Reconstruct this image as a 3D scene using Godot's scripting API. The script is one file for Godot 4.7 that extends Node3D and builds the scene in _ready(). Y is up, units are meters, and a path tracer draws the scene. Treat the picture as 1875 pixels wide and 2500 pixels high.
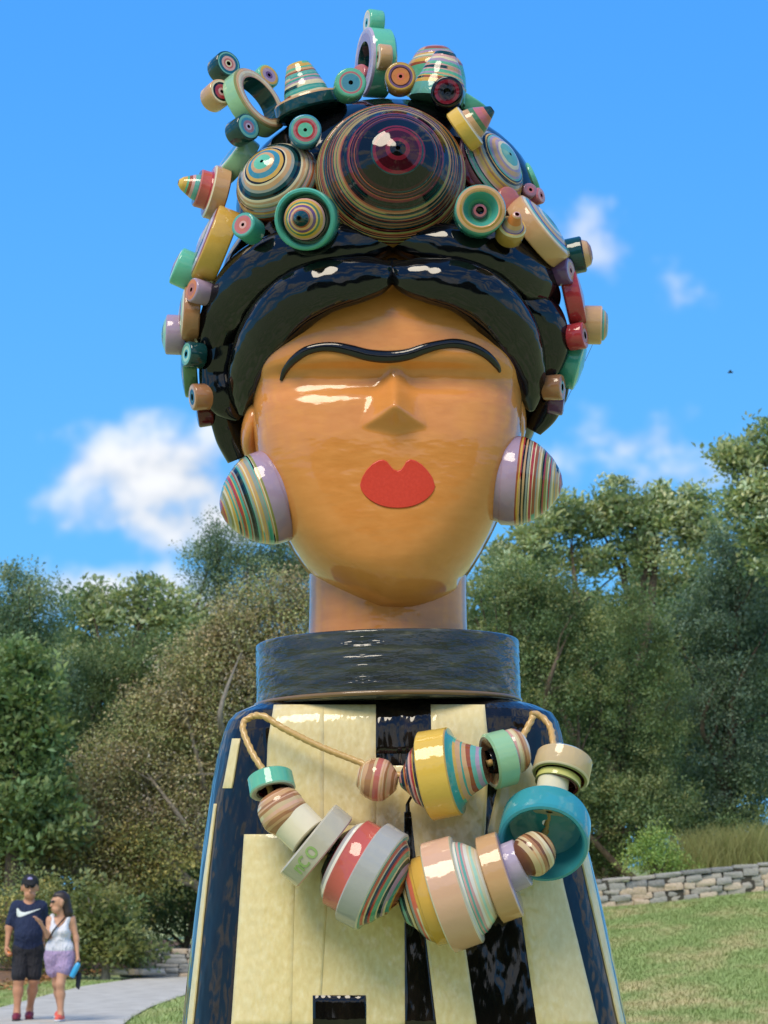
extends Node3D

const F := 5560.0          # focal length in pixels of a 1875 x 2500 picture
const K := 1.13020         # picture pixels per unit of the measured sheet (1659 x 2212)
const EYE := Vector3(0.0, 1.55, 4.0)
const PITCH := 0.16835     # the camera looks up by 9.6 degrees
const SUN_TO := Vector3(-0.30, 0.80, 0.52)

var rng := RandomNumberGenerator.new()
var C := {}
var M := {}
var used := {}

# ---------------------------------------------------------------- measuring
func ray(dx: float, dy: float) -> Vector3:
	return Basis(Vector3.RIGHT, PITCH) * Vector3((dx * K - 937.5) / F, -(dy * K - 1250.0) / F, -1.0)

func P(dx: float, dy: float, z: float) -> Vector3:       # the point of that sight line on the plane z
	var r := ray(dx, dy)
	return EYE + r * ((z - EYE.z) / r.z)

func unit(dx: float, dy: float, z: float) -> float:      # metres per sheet unit there
	return K / F * ((z - EYE.z) / ray(dx, dy).z)

func sheet(p: Vector3) -> Vector2:
	var v := Basis(Vector3.RIGHT, -PITCH) * (p - EYE)
	return Vector2((v.x / -v.z * F + 937.5) / K, (-v.y / -v.z * F + 1250.0) / K)

func far(dx: float, dy: float, dist: float) -> Vector3:
	return P(dx, dy, EYE.z - dist)

func far_unit(dist: float) -> float:
	return K / F * dist

# ---------------------------------------------------------------- colours
func lin(hex: String, k := 1.0) -> Color:
	var c := Color(hex).srgb_to_linear()
	return Color(c.r * k, c.g * k, c.b * k)

# ---------------------------------------------------------------- naming
func numbered(called: String) -> String:
	var n: int = used.get(called, 0)
	used[called] = n + 1
	return called if n == 0 else "%s_%03d" % [called, n]

func thing(called: String, label: String, category: String, at := Vector3.ZERO, group := "") -> Node3D:
	var o := Node3D.new()
	o.name = numbered(called)
	add_child(o)
	o.position = at
	tag(o, label, category, group)
	return o

func tag(o: Node, label: String, category: String, group := "") -> void:
	o.set_meta("label", label)
	o.set_meta("category", category)
	if group:
		o.set_meta("group", group)

func part(called: String, mesh: Mesh, mat: Material, parent: Node = null) -> MeshInstance3D:
	var o := MeshInstance3D.new()
	o.mesh = mesh
	o.material_override = mat
	if parent == null:
		o.name = numbered(called)
		add_child(o)
	else:
		var k := "%d/%s" % [parent.get_instance_id(), called]
		var n: int = used.get(k, 0)
		used[k] = n + 1
		o.name = called if n == 0 else "%s_%03d" % [called, n]
		parent.add_child(o, true)
	return o

# ---------------------------------------------------------------- mesh helpers
func mk(v: PackedVector3Array, n: PackedVector3Array, c: PackedColorArray, i: PackedInt32Array) -> ArrayMesh:
	var a := []
	a.resize(Mesh.ARRAY_MAX)
	a[Mesh.ARRAY_VERTEX] = v
	if n.size():
		a[Mesh.ARRAY_NORMAL] = n
	if c.size():
		a[Mesh.ARRAY_COLOR] = c
	a[Mesh.ARRAY_INDEX] = i
	var m := ArrayMesh.new()
	m.add_surface_from_arrays(Mesh.PRIMITIVE_TRIANGLES, a)
	return m

func smooth(v: PackedVector3Array, i: PackedInt32Array, c := PackedColorArray(), flip_closed := true) -> ArrayMesh:
	var vol := 0.0
	if flip_closed:
		for t in range(0, i.size(), 3):
			vol += v[i[t]].dot(v[i[t + 1]].cross(v[i[t + 2]]))
		if vol > 0.0:
			for t in range(0, i.size(), 3):
				var k := i[t + 1]
				i[t + 1] = i[t + 2]
				i[t + 2] = k
	var n := PackedVector3Array()
	n.resize(v.size())
	for t in range(0, i.size(), 3):
		var f := (v[i[t + 2]] - v[i[t]]).cross(v[i[t + 1]] - v[i[t]])
		n[i[t]] += f
		n[i[t + 1]] += f
		n[i[t + 2]] += f
	for k in n.size():
		n[k] = n[k].normalized() if n[k].length_squared() > 1e-20 else Vector3.UP
	return mk(v, n, c, i)

func grid_index(nu: int, nv: int, wrap: bool) -> PackedInt32Array:   # nu columns fastest
	var i := PackedInt32Array()
	for b in nv - 1:
		for a in (nu if wrap else nu - 1):
			var p := b * nu + a
			var q := b * nu + (a + 1) % nu
			i.append_array(PackedInt32Array([p, q, p + nu, q, q + nu, p + nu]))
	return i

func cat(xs: Array, ys: Array, x: float) -> float:    # Catmull-Rom through a table
	var n := xs.size()
	if x <= xs[0]:
		return ys[0]
	if x >= xs[n - 1]:
		return ys[n - 1]
	var k := 0
	while x > xs[k + 1]:
		k += 1
	var h: float = xs[k + 1] - xs[k]
	var t: float = (x - xs[k]) / h
	var m0: float = (ys[k + 1] - ys[maxi(k - 1, 0)]) / (xs[k + 1] - xs[maxi(k - 1, 0)]) * h
	var m1: float = (ys[mini(k + 2, n - 1)] - ys[k]) / (xs[mini(k + 2, n - 1)] - xs[k]) * h
	var t2 := t * t
	var t3 := t2 * t
	return (2 * t3 - 3 * t2 + 1) * ys[k] + (t3 - 2 * t2 + t) * m0 + (3 * t2 - 2 * t3) * ys[k + 1] + (t3 - t2) * m1

func curve(pts: Array, per := 8) -> Array:            # Catmull-Rom through [Vector3, radius] pairs
	var out := []
	for k in pts.size() - 1:
		var a = pts[maxi(k - 1, 0)]
		var b = pts[k]
		var c = pts[k + 1]
		var d = pts[mini(k + 2, pts.size() - 1)]
		for s in per:
			var t := float(s) / per
			var p: Vector3 = b[0]
			p = p.cubic_interpolate(c[0], a[0], d[0], t)
			out.append([p, maxf(0.0002, cubic_interpolate(b[1], c[1], a[1], d[1], t))])
	out.append(pts[-1])
	return out

# a tube through [point, radius] pairs; squash narrows it along the axis "flat_dir"; twist makes it a laid cord
func tube(path: Array, sides := 12, squash := 1.0, flat_dir := Vector3.BACK, twist := 0.0, lobes := 3, wob := 0.0) -> ArrayMesh:
	var v := PackedVector3Array()
	var i := PackedInt32Array()
	var n := path.size()
	var run := 0.0
	var up := flat_dir
	for k in n:
		var p: Vector3 = path[k][0]
		var r: float = path[k][1]
		var dir: Vector3 = (path[mini(k + 1, n - 1)][0] - path[maxi(k - 1, 0)][0]).normalized()
		if k:
			run += p.distance_to(path[k - 1][0])
		var w := up - dir * up.dot(dir)
		if w.length() < 0.01:
			w = dir.cross(Vector3(0.3, 0.8, 0.5))
		w = w.normalized()
		var s := dir.cross(w).normalized()
		for a in sides:
			var t := TAU * a / sides
			var rr := r
			if twist > 0.0:
				rr *= 1.0 + 0.16 * cos(lobes * t - run * twist)
			if wob > 0.0:
				rr *= 1.0 + wob * sin(run * 31.0 + a * 1.7) * cos(a * 2.3 + run * 17.0)
			v.append(p + w * cos(t) * rr * squash + s * sin(t) * rr)
	i = grid_index(sides, n, true)
	for e in [0, n - 1]:
		var c := v.size()
		v.append(path[e][0])
		for a in sides:
			var p: int = e * sides + a
			var q: int = e * sides + (a + 1) % sides
			i.append_array(PackedInt32Array([c, q, p] if e == 0 else [c, p, q]))
	return smooth(v, i)

func ball(rx: float, ry: float, rz: float, seg := 24, rings := 14) -> ArrayMesh:
	var v := PackedVector3Array()
	for b in rings + 1:
		var f := PI * b / rings
		for a in seg:
			var t := TAU * a / seg
			v.append(Vector3(sin(f) * cos(t) * rx, cos(f) * ry, sin(f) * sin(t) * rz))
	return smooth(v, grid_index(seg, rings + 1, true))

# a body of revolution round +Y. prof: [along, radius] pairs; cols: a colour per step, or an Array of two colours [a, b, share] for a strip that changes along its turn
func lathe(prof: Array, cols: Array, seg := 56, wob := 0.008, sway := []) -> ArrayMesh:
	var v := PackedVector3Array()
	var n := PackedVector3Array()
	var c := PackedColorArray()
	var ix := PackedInt32Array()
	var ph := rng.randf() * TAU
	var nn := []
	for k in prof.size() - 1:
		var d := Vector2(prof[k + 1][0] - prof[k][0], prof[k + 1][1] - prof[k][1])
		nn.append(Vector2(-d.y, d.x).normalized() if d.length() > 1e-7 else Vector2.ZERO)    # (along, out)
	var beats := []
	for k in prof.size():
		beats.append([rng.randi_range(1, 4), rng.randf() * TAU, rng.randi_range(5, 9), rng.randf() * TAU])
	for k in prof.size() - 1:
		var here: Vector2 = nn[k]
		if here == Vector2.ZERO:
			continue
		var ends := [here, here]
		if k > 0 and here.dot(nn[k - 1]) > 0.72:
			ends[0] = (here + nn[k - 1]).normalized()
		if k < nn.size() - 1 and here.dot(nn[k + 1]) > 0.72:
			ends[1] = (here + nn[k + 1]).normalized()
		var start := v.size()
		var col = cols[k]
		var turn := rng.randf() * TAU
		for e in 2:
			for a in seg + 1:
				var t := TAU * (a % seg) / seg
				var r: float = prof[k + e][1] * (1.0 + wob * sin(2.0 * t + ph) + 0.5 * wob * sin(5.0 * t + ph * 2.3))
				var y: float = prof[k + e][0]
				if sway.size() and sway[k + e] > 0.0:
					var bt = beats[k + e]
					var sl: float = sway[k + e] * (sin(bt[0] * t + bt[1]) + 0.5 * sin(bt[2] * t + bt[3])) * 0.6
					r -= here.x * sl
					y += here.y * sl
				v.append(Vector3(cos(t) * r, y, sin(t) * r))
				n.append(Vector3(cos(t) * ends[e].y, ends[e].x, sin(t) * ends[e].y).normalized())
				if col is Array:
					c.append(col[0] if fposmod(t - turn, TAU) < TAU * col[2] else col[1])
				else:
					c.append(col)
		for a in seg:
			var p := start + a
			var q := p + seg + 1
			ix.append_array(PackedInt32Array([p, p + 1, q, p + 1, q + 1, q]))
	return mk(v, n, c, ix)

func facing(axis: Vector3) -> Basis:
	var y := axis.normalized()
	var x := y.cross(Vector3(0.13, 0.21, 0.97)).normalized()
	if absf(y.dot(Vector3(0.13, 0.21, 0.97))) > 0.99:
		x = y.cross(Vector3.UP).normalized()
	return Basis(x, y, x.cross(y))

# expands [along, radius, colour of the step that ends here] rows (sheet units). A colour given as "*12" or "*12:set" is that many random strips
func strips(rows: Array, u: float) -> Array:
	var prof := [[rows[0][0] * u, rows[0][1] * u]]
	var cols := []
	var sway := [0.0]
	for k in range(1, rows.size()):
		var a = rows[k - 1]
		var b = rows[k]
		var s: String = b[2]
		if s.begins_with("*"):
			var bits := s.substr(1).split(":")
			var many := int(bits[0])
			var palette: Array = SETS[bits[1] if bits.size() > 1 else "mix"]
			var cuts := [0.0]
			var at := 0.0
			for j in many:
				at += rng.randf_range(0.45, 1.7)
				cuts.append(at)
			var last := ""
			for j in many:
				var t: float = cuts[j + 1] / at
				var name: String = palette[rng.randi() % palette.size()]
				while name == last:
					name = palette[rng.randi() % palette.size()]
				last = name
				var dent := 1.0 + (rng.randf_range(-0.006, 0.006) if j < many - 1 else 0.0)
				var bow := 0.0
				if b.size() > 3:
					bow = b[3] * sin(PI * t)
				prof.append([lerpf(a[0], b[0], t) * u + (bow if absf(b[0] - a[0]) < absf(b[1] - a[1]) else 0.0) * u, (lerpf(a[1], b[1], t) + (bow if absf(b[0] - a[0]) >= absf(b[1] - a[1]) else 0.0)) * dent * u])
				sway.append(0.0 if j == many - 1 else 0.28 * u * minf(cuts[j + 1] - cuts[j], cuts[j + 2] - cuts[j + 1]) / at * Vector2(b[0] - a[0], b[1] - a[1]).length())
				var one: Color = C[name]
				if rng.randf() < 0.3:
					var two: Color = C[palette[rng.randi() % palette.size()]]
					cols.append([one, two, rng.randf_range(0.35, 0.8)])
				else:
					cols.append(one)
		else:
			prof.append([b[0] * u, b[1] * u])
			cols.append(C[s])
			sway.append(0.0)
	return [prof, cols, sway]

const SETS := {
	"mix": ["teal", "tan", "pink", "darkteal", "mustard", "cream", "green", "rust", "lav", "grey", "teal2", "cream", "darkteal"],
	"dome": ["teal2", "tan", "pink2", "darkteal", "mustard", "cream", "grey", "rust", "lav", "cream", "black", "teal2", "tan2"],
	"dark": ["maroon", "black", "wine", "maroon", "black", "rust", "black", "darkteal"],
	"big": ["maroon", "brown", "wine", "darkteal", "mustard2", "olive", "green2", "rust", "maroon", "black", "rust", "olive", "black", "wine", "darkteal", "tan2"],
	"ear": ["teal2", "black", "mustard", "red", "grey", "cream", "darkteal", "rust", "teal", "olive", "black", "tan"],
	"hat": ["teal", "tan", "pink2", "teal2", "mustard", "cream", "darkteal", "rust", "green", "lav"],
	"neck": ["red", "mustard", "navy", "grey", "coral", "cream", "green", "darkteal", "teal2", "pink2", "coral", "navy"],
	"pale": ["cream", "mint", "white", "teal2", "cream", "pink2", "white"],
	"bamboo": ["tan", "peach", "cream", "tan", "goldp", "tan2", "peach"],
	"gold": ["tan", "goldp", "tan2", "cream", "goldp", "tan", "brown"],
}

func bead(parent: Node, dx: float, dy: float, z: float, axis: Vector3, rows: Array, seg := 56, called := "paper_bead", mat := "varnish", wob := 0.008) -> MeshInstance3D:
	var pc := strips(rows, unit(dx, dy, z))
	var o := part(called, lathe(pc[0], pc[1], seg, wob, pc[2]), M[mat], parent)
	o.transform = Transform3D(facing(axis), P(dx, dy, z))
	return o

# rows of a rolled disc: outer radius r, thickness h, its side colour, then [radius, colour] rings of the front face (outermost first), dome height, hole radius
func disc(r: float, h: float, side: String, face: Array, dome := 0.0, hole := 0.0, deep := 14.0) -> Array:
	var e := minf(4.0, h * 0.12)
	var rows := [[-h / 2, 0.0, side], [-h / 2, r - e, side], [-h / 2 + e * 0.3, r - e * 0.3, side], [-h / 2 + e, r, side], [h / 2 - e, r, side], [h / 2 - e * 0.3, r - e * 0.3, side], [h / 2, r - e, side]]
	var last := r - e
	for k in face.size():
		var to: float = face[k + 1][0] if k + 1 < face.size() else hole
		rows.append([h / 2 + dome * (1.0 - pow(to / r, 1.6)), to, face[k][1]])
		last = to
	if hole > 0.0:
		rows.append([h / 2 + dome - deep, hole * 0.85, "black"])
		rows.append([h / 2 + dome - deep, 0.0, "black"])
	return rows

# ---------------------------------------------------------------- smooth solids from bones
# bones: [from, to, radius at from, radius at to, depth factor (1 = round)]
func bone_distance(b: Array, p: Vector3) -> float:
	var a: Vector3 = b[0]
	var d: Vector3 = b[1] - a
	var q := p - a
	var f: float = b[4] if b.size() > 4 else 1.0
	if f != 1.0:
		q.z /= f
		d.z /= f
	var t := clampf(q.dot(d) / maxf(d.length_squared(), 1e-9), 0.0, 1.0)
	return (q - d * t).length() - lerpf(b[2], b[3], t)

func solid_distance(bones: Array, p: Vector3, k: float) -> float:
	var s := 9.0
	for b in bones:
		var d := bone_distance(b, p)
		var h := maxf(k - absf(d - s), 0.0) / k
		s = minf(s, d) - h * h * k * 0.25
	return s

func solid(bones: Array, cell: float, k: float) -> ArrayMesh:
	var lo := Vector3.ONE * 1e9
	var hi := Vector3.ONE * -1e9
	for b in bones:
		var r := Vector3.ONE * (maxf(b[2], b[3]) + k)
		lo = lo.min(b[0] - r).min(b[1] - r)
		hi = hi.max(b[0] + r).max(b[1] + r)
	lo -= Vector3.ONE * cell * 2
	var nx := int((hi.x - lo.x) / cell) + 3
	var ny := int((hi.y - lo.y) / cell) + 3
	var nz := int((hi.z - lo.z) / cell) + 3
	var f := PackedFloat32Array()
	f.resize(nx * ny * nz)
	f.fill(9.0)
	for b in bones:
		var r := Vector3.ONE * (maxf(b[2], b[3]) + k + cell * 2)
		var b0: Vector3 = ((b[0] as Vector3).min(b[1]) - r - lo) / cell
		var b1: Vector3 = ((b[0] as Vector3).max(b[1]) + r - lo) / cell
		for z in range(maxi(0, int(b0.z)), mini(nz, int(b1.z) + 2)):
			for y in range(maxi(0, int(b0.y)), mini(ny, int(b1.y) + 2)):
				var row := (z * ny + y) * nx
				for x in range(maxi(0, int(b0.x)), mini(nx, int(b1.x) + 2)):
					var d := bone_distance(b, lo + Vector3(x, y, z) * cell)
					var s := f[row + x]
					var h := maxf(k - absf(d - s), 0.0) / k
					f[row + x] = minf(s, d) - h * h * k * 0.25
	var at := {}
	var v := PackedVector3Array()
	var ix := PackedInt32Array()
	var corner := [0, 1, nx, nx + 1, nx * ny, nx * ny + 1, nx * ny + nx, nx * ny + nx + 1]
	var edges := [[0, 1], [2, 3], [4, 5], [6, 7], [0, 2], [1, 3], [4, 6], [5, 7], [0, 4], [1, 5], [2, 6], [3, 7]]
	var spot := [Vector3(0, 0, 0), Vector3(1, 0, 0), Vector3(0, 1, 0), Vector3(1, 1, 0), Vector3(0, 0, 1), Vector3(1, 0, 1), Vector3(0, 1, 1), Vector3(1, 1, 1)]
	for z in nz - 1:
		for y in ny - 1:
			var row := (z * ny + y) * nx
			for x in nx - 1:
				var c := row + x
				var d0 := f[c]
				if d0 > cell * 2.0 or d0 < -cell * 2.0:
					continue
				var inside := 0
				for e in corner:
					if f[c + e] < 0.0:
						inside += 1
				if inside == 0 or inside == 8:
					continue
				var sum := Vector3.ZERO
				var many := 0
				for e in edges:
					var u := f[c + corner[e[0]]]
					var w := f[c + corner[e[1]]]
					if (u < 0.0) != (w < 0.0):
						sum += (spot[e[0]] as Vector3).lerp(spot[e[1]], u / (u - w))
						many += 1
				at[c] = v.size()
				v.append(lo + (Vector3(x, y, z) + sum / many) * cell)
	var step := [1, nx, nx * ny]
	for c in at:
		for a in 3:
			var s1: int = step[(a + 1) % 3]
			var s2: int = step[(a + 2) % 3]
			var n0 := f[c]
			var n1 := f[c + step[a]]
			if (n0 < 0.0) == (n1 < 0.0):
				continue
			if at.has(c - s1) and at.has(c - s2) and at.has(c - s1 - s2):
				var q := [at[c], at[c - s1], at[c - s1 - s2], at[c - s2]]
				if n0 < 0.0:
					ix.append_array(PackedInt32Array([q[0], q[1], q[2], q[0], q[2], q[3]]))
				else:
					ix.append_array(PackedInt32Array([q[0], q[2], q[1], q[0], q[3], q[2]]))
	return smooth(v, ix)

# ---------------------------------------------------------------- materials
func noise(freq: float, oct: int, sd: int, size := 512, ramp: Gradient = null, kind := FastNoiseLite.TYPE_SIMPLEX_SMOOTH) -> NoiseTexture2D:
	var f := FastNoiseLite.new()
	f.noise_type = kind
	f.seed = sd
	f.frequency = freq
	f.fractal_octaves = oct
	var t := NoiseTexture2D.new()
	t.width = size
	t.height = size
	t.seamless = true
	t.seamless_blend_skirt = 0.2
	t.noise = f
	if ramp:
		t.color_ramp = ramp
	return t

func ramp(stops: Array) -> Gradient:
	var g := Gradient.new()
	var o := PackedFloat32Array()
	var c := PackedColorArray()
	for s in stops:
		o.append(s[0])
		c.append(Color(s[1]))
	g.offsets = o
	g.colors = c
	return g

func gloss(rough: float, bump: Texture2D, scale: Vector3, height: float, world := false) -> StandardMaterial3D:
	var m := StandardMaterial3D.new()
	m.roughness = rough
	m.metallic_specular = 0.5
	m.uv1_triplanar = true
	m.uv1_world_triplanar = world
	m.uv1_scale = scale
	if bump:
		m.heightmap_enabled = true
		m.heightmap_texture = bump
		m.heightmap_scale = height
	return m

func plain(hex: String, rough: float) -> StandardMaterial3D:
	var m := StandardMaterial3D.new()
	m.albedo_color = Color(hex)
	m.roughness = rough
	return m

func make_materials() -> void:
	C = {
		"teal": lin("2f9c8c"), "teal2": lin("5aa89c"), "darkteal": lin("123f42"), "green": lin("4fae86"), "green2": lin("4a7a52"), "mint": lin("9fcfb8"), "bluegreen": lin("1f8f9c"),
		"tan": lin("c99a68"), "tan2": lin("a9744a"), "pink": lin("bf6672"), "pink2": lin("d29a94"), "rose": lin("c0685c"), "red": lin("b0323a"), "red2": lin("c4584c"), "coral": lin("d8644a"),
		"maroon": lin("3c0a18"), "wine": lin("74182c"), "mustard": lin("cfa02c"), "mustard2": lin("a8822e"), "yellow": lin("dfb431"), "orange": lin("cf7424"), "rust": lin("9c4e2a"), "rust2": lin("b8683c"),
		"lav": lin("a48ca8"), "purple": lin("6d4a7c"), "mauve": lin("9c6a80"), "cream": lin("d8c9a0"), "cream2": lin("bfb58c"), "white": lin("dcd8c8"), "grey": lin("8f9690"), "greige": lin("bcb4a0"),
		"silver": lin("a8a8a6"), "black": lin("121214"), "navy": lin("23405a"), "blue": lin("2c87a4"), "aqua": lin("1c98a6"), "aquadark": lin("0f5f72"), "olive": lin("8a8640"), "brown": lin("7a4a2c"),
		"goldp": lin("cbb080"), "palegreen": lin("8cbf92"), "ivory": lin("e2d8b8"), "peach": lin("d8a888"), "lime": lin("c2c060"), "darkred": lin("5a1020"), "lilac": lin("b4a6c0"), "seafoam": lin("55b898"),
	}
	for k in C:      # dyed paper under varnish: less vivid than fresh paint
		var g: float = 0.2126 * C[k].r + 0.7152 * C[k].g + 0.0722 * C[k].b
		C[k] = C[k].lerp(Color(g, g * 0.97, g * 0.9), 0.13)
	var waves := noise(0.011, 3, 3)
	var fine := noise(0.022, 3, 9)
	for spec in [["varnish", 0.07], ["resin", 0.05]]:
		var m := gloss(spec[1], waves, Vector3(5, 5, 5), 0.07)
		m.vertex_color_use_as_albedo = true
		M[spec[0]] = m
	var skin := gloss(0.10, noise(0.009, 4, 21), Vector3(1.4, 3.6, 1.4), 0.15)
	skin.albedo_texture = noise(0.028, 5, 33, 512, ramp([[0.0, "cd8340"], [0.5, "d48b48"], [1.0, "da924f"]]))
	M.skin = skin
	var hair := gloss(0.05, noise(0.006, 3, 27), Vector3(3.0, 3.0, 3.0), 0.5)
	hair.albedo_color = Color("0b0c0f")
	M.hair = hair
	var brow := gloss(0.09, fine, Vector3(6, 6, 6), 0.02)
	brow.albedo_color = Color("121216")
	M.brow = brow
	var lips := gloss(0.3, fine, Vector3(9, 9, 9), 0.01)
	lips.albedo_texture = noise(0.03, 4, 5, 512, ramp([[0.0, "ca3a26"], [0.5, "d03e29"], [1.0, "d6452f"]]))
	M.lips = lips
	var cream := gloss(0.10, noise(0.014, 3, 19), Vector3(4.5, 2.6, 4.5), 0.14)
	cream.albedo_texture = noise(0.016, 6, 71, 1024, ramp([[0.0, "d6c088"], [0.35, "decb94"], [0.55, "e2d09a"], [0.75, "e6d6a4"], [1.0, "ecdfb4"]]))
	M.cream = cream
	var black := gloss(0.05, noise(0.009, 3, 14), Vector3(5, 1.6, 5), 0.36)
	black.albedo_texture = noise(0.01, 4, 72, 512, ramp([[0.0, "0c0a0a"], [0.6, "17130f"], [1.0, "2a211b"]]))
	M.black = black
	var collar := gloss(0.07, noise(0.016, 4, 15), Vector3(1.8, 6.0, 1.8), 0.4)
	collar.albedo_texture = noise(0.009, 4, 82, 512, ramp([[0.0, "242627"], [0.5, "363a3a"], [0.80, "484a46"], [0.93, "74705a"], [1.0, "a09868"]]))
	M.collar = collar
	var cord := gloss(0.25, fine, Vector3(14, 14, 14), 0.03)
	cord.albedo_color = Color("c9a468")
	M.cord = cord
	M.resin_clear = plain("7c6244", 0.1)

# ---------------------------------------------------------------- sky
func make_sky() -> Image:
	var w := 3072
	var h := 1536
	var data := PackedFloat32Array()
	var row := PackedFloat32Array()
	for y in h / 2:
		var el := 90.0 - 180.0 * (y + 0.5) / h
		var t := [0.0, 3.0, 8.0, 14.0, 22.0, 35.0, 60.0, 90.0]
		var c := Color(cat(t, [0.150, 0.132, 0.100, 0.075, 0.052, 0.042, 0.036, 0.033], el), cat(t, [0.43, 0.40, 0.35, 0.30, 0.247, 0.207, 0.18, 0.163], el), cat(t, [0.70, 0.70, 0.69, 0.675, 0.65, 0.60, 0.53, 0.48], el))
		row.clear()
		for x in w:
			row.append_array([c.r, c.g, c.b])
		data.append_array(row)
	row.clear()
	for x in w:
		row.append_array([0.13, 0.15, 0.07])
	for y in h / 2:
		data.append_array(row)
	var puff := FastNoiseLite.new()
	puff.noise_type = FastNoiseLite.TYPE_SIMPLEX_SMOOTH
	puff.frequency = 0.16
	puff.fractal_octaves = 6
	puff.fractal_gain = 0.56
	puff.seed = 4
	# clouds: centre azimuth, elevation, half sizes, thickness; those in the picture first, then more of the same over the rest of the sky
	var list := []
	for s in [[370, 1010, 170, 95, 0.95], [230, 1000, 120, 70, 0.62], [450, 1100, 190, 110, 0.8], [290, 1080, 190, 95, 0.62], [560, 1010, 150, 90, 0.6], [380, 1170, 170, 60, 0.4], [130, 1290, 140, 70, 0.7], [330, 1310, 210, 90, 0.9], [1262, 520, 105, 90, 0.52], [1300, 470, 60, 50, 0.3], [1412, 628, 90, 60, 0.36], [1500, 660, 70, 36, 0.26], [1400, 930, 130, 66, 0.38], [1490, 1030, 170, 80, 0.36], [1300, 1040, 170, 70, 0.32]]:
		var v := ray(s[0], s[1])
		list.append([rad_to_deg(atan2(v.x, -v.z)), rad_to_deg(asin(v.normalized().y)), s[2] * K / F * 57.3, s[3] * K / F * 57.3, s[4]])
	var r := RandomNumberGenerator.new()
	r.seed = 12
	for k in 130:
		var az := r.randf_range(26.0, 334.0)
		var el := 4.0 + 58.0 * pow(r.randf(), 1.2)
		var size := r.randf_range(2.5, 7.5)
		for j in r.randi_range(2, 4):
			list.append([az + r.randf_range(-1.0, 1.0) * size * 0.9, el + r.randf_range(-0.4, 0.4) * size * 0.6, size * r.randf_range(0.6, 1.2), size * r.randf_range(0.35, 0.7), r.randf_range(0.55, 1.25)])
	for s in list:
		var el: float = s[1]
		var reach: float = s[3] * 1.7
		var wide: float = s[2] * 1.7 / cos(deg_to_rad(minf(el, 70.0)))
		for y in range(maxi(0, int((90.0 - el - reach) / 180.0 * h)), mini(h / 2, int((90.0 - el + reach) / 180.0 * h))):
			var e := 90.0 - 180.0 * (y + 0.5) / h
			var ce := cos(deg_to_rad(e))
			for xx in range(int(floor((s[0] - wide) / 360.0 * w)), int((s[0] + wide) / 360.0 * w)):      # the picture of the sky begins at -z
				var az := (xx + 0.5) / w * 360.0
				var dx: float = (az - s[0]) * ce / s[2]
				var dy: float = (e - el) / s[3]
				var q := dx * dx + dy * dy * (1.0 if dy > 0.0 else 1.8)
				if q > 2.8:
					continue
				var ar := deg_to_rad(az)
				var n := puff.get_noise_3d(sin(ar) * ce * 150.0, sin(deg_to_rad(e)) * 190.0, cos(ar) * ce * 150.0)
				var d: float = clampf((s[4] * (1.0 - q * 0.62) + n * 0.95 - 0.06) * 0.95, 0.0, 1.0)
				d = d * d * (3.0 - 2.0 * d)
				if d <= 0.0:
					continue
				d *= minf(1.0, 0.55 + 0.45 * s[4])
				var bright := clampf(0.80 + 0.16 * dy + n * 0.35, 0.55, 0.96)
				var k := (y * w + posmod(xx, w)) * 3
				bright *= 0.68
				data[k] = lerpf(data[k], bright * 0.96, d)
				data[k + 1] = lerpf(data[k + 1], bright * 0.985, d)
				data[k + 2] = lerpf(data[k + 2], bright * 1.03, d)
	return Image.create_from_data(w, h, false, Image.FORMAT_RGBF, data.to_byte_array())

func make_light() -> void:
	var cam := Camera3D.new()
	cam.name = "camera"
	var lens := CameraAttributesPhysical.new()
	lens.frustum_focus_distance = 3.85
	lens.frustum_focal_length = 53.36      # 24 mm of sensor height: a picture 25.3 degrees high
	lens.exposure_aperture = 14.0
	lens.frustum_far = 3000.0
	lens.frustum_near = 0.1
	cam.attributes = lens
	add_child(cam)
	cam.position = EYE
	cam.rotation = Vector3(PITCH, 0, 0)
	cam.keep_aspect = Camera3D.KEEP_HEIGHT
	cam.fov = rad_to_deg(2.0 * atan(1250.0 / F))
	cam.near = 0.1
	cam.far = 3000.0
	cam.current = true
	var e := Environment.new()
	e.background_mode = Environment.BG_SKY
	var s := Sky.new()
	var pm := PanoramaSkyMaterial.new()
	pm.panorama = ImageTexture.create_from_image(make_sky())
	s.sky_material = pm
	e.sky = s
	e.background_energy_multiplier = 0.93
	e.tonemap_mode = Environment.TONE_MAPPER_LINEAR
	e.tonemap_exposure = 1.68
	e.sdfgi_enabled = true
	e.ssao_enabled = true
	e.ssil_enabled = true
	var we := WorldEnvironment.new()
	we.name = "environment"
	we.environment = e
	add_child(we)
	var sun := DirectionalLight3D.new()
	sun.name = "sun"
	sun.light_color = Color(1.0, 0.95, 0.86)
	sun.light_energy = 0.62
	sun.light_angular_distance = 30.0
	sun.shadow_enabled = true
	add_child(sun)
	sun.look_at_from_position(SUN_TO * 50.0, Vector3.ZERO, Vector3.UP)

# ---------------------------------------------------------------- the statue: torso
var torso_rows := []      # per row: [world Y, centre x, half width, half depth, centre z]
const TN := 3.2

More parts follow.
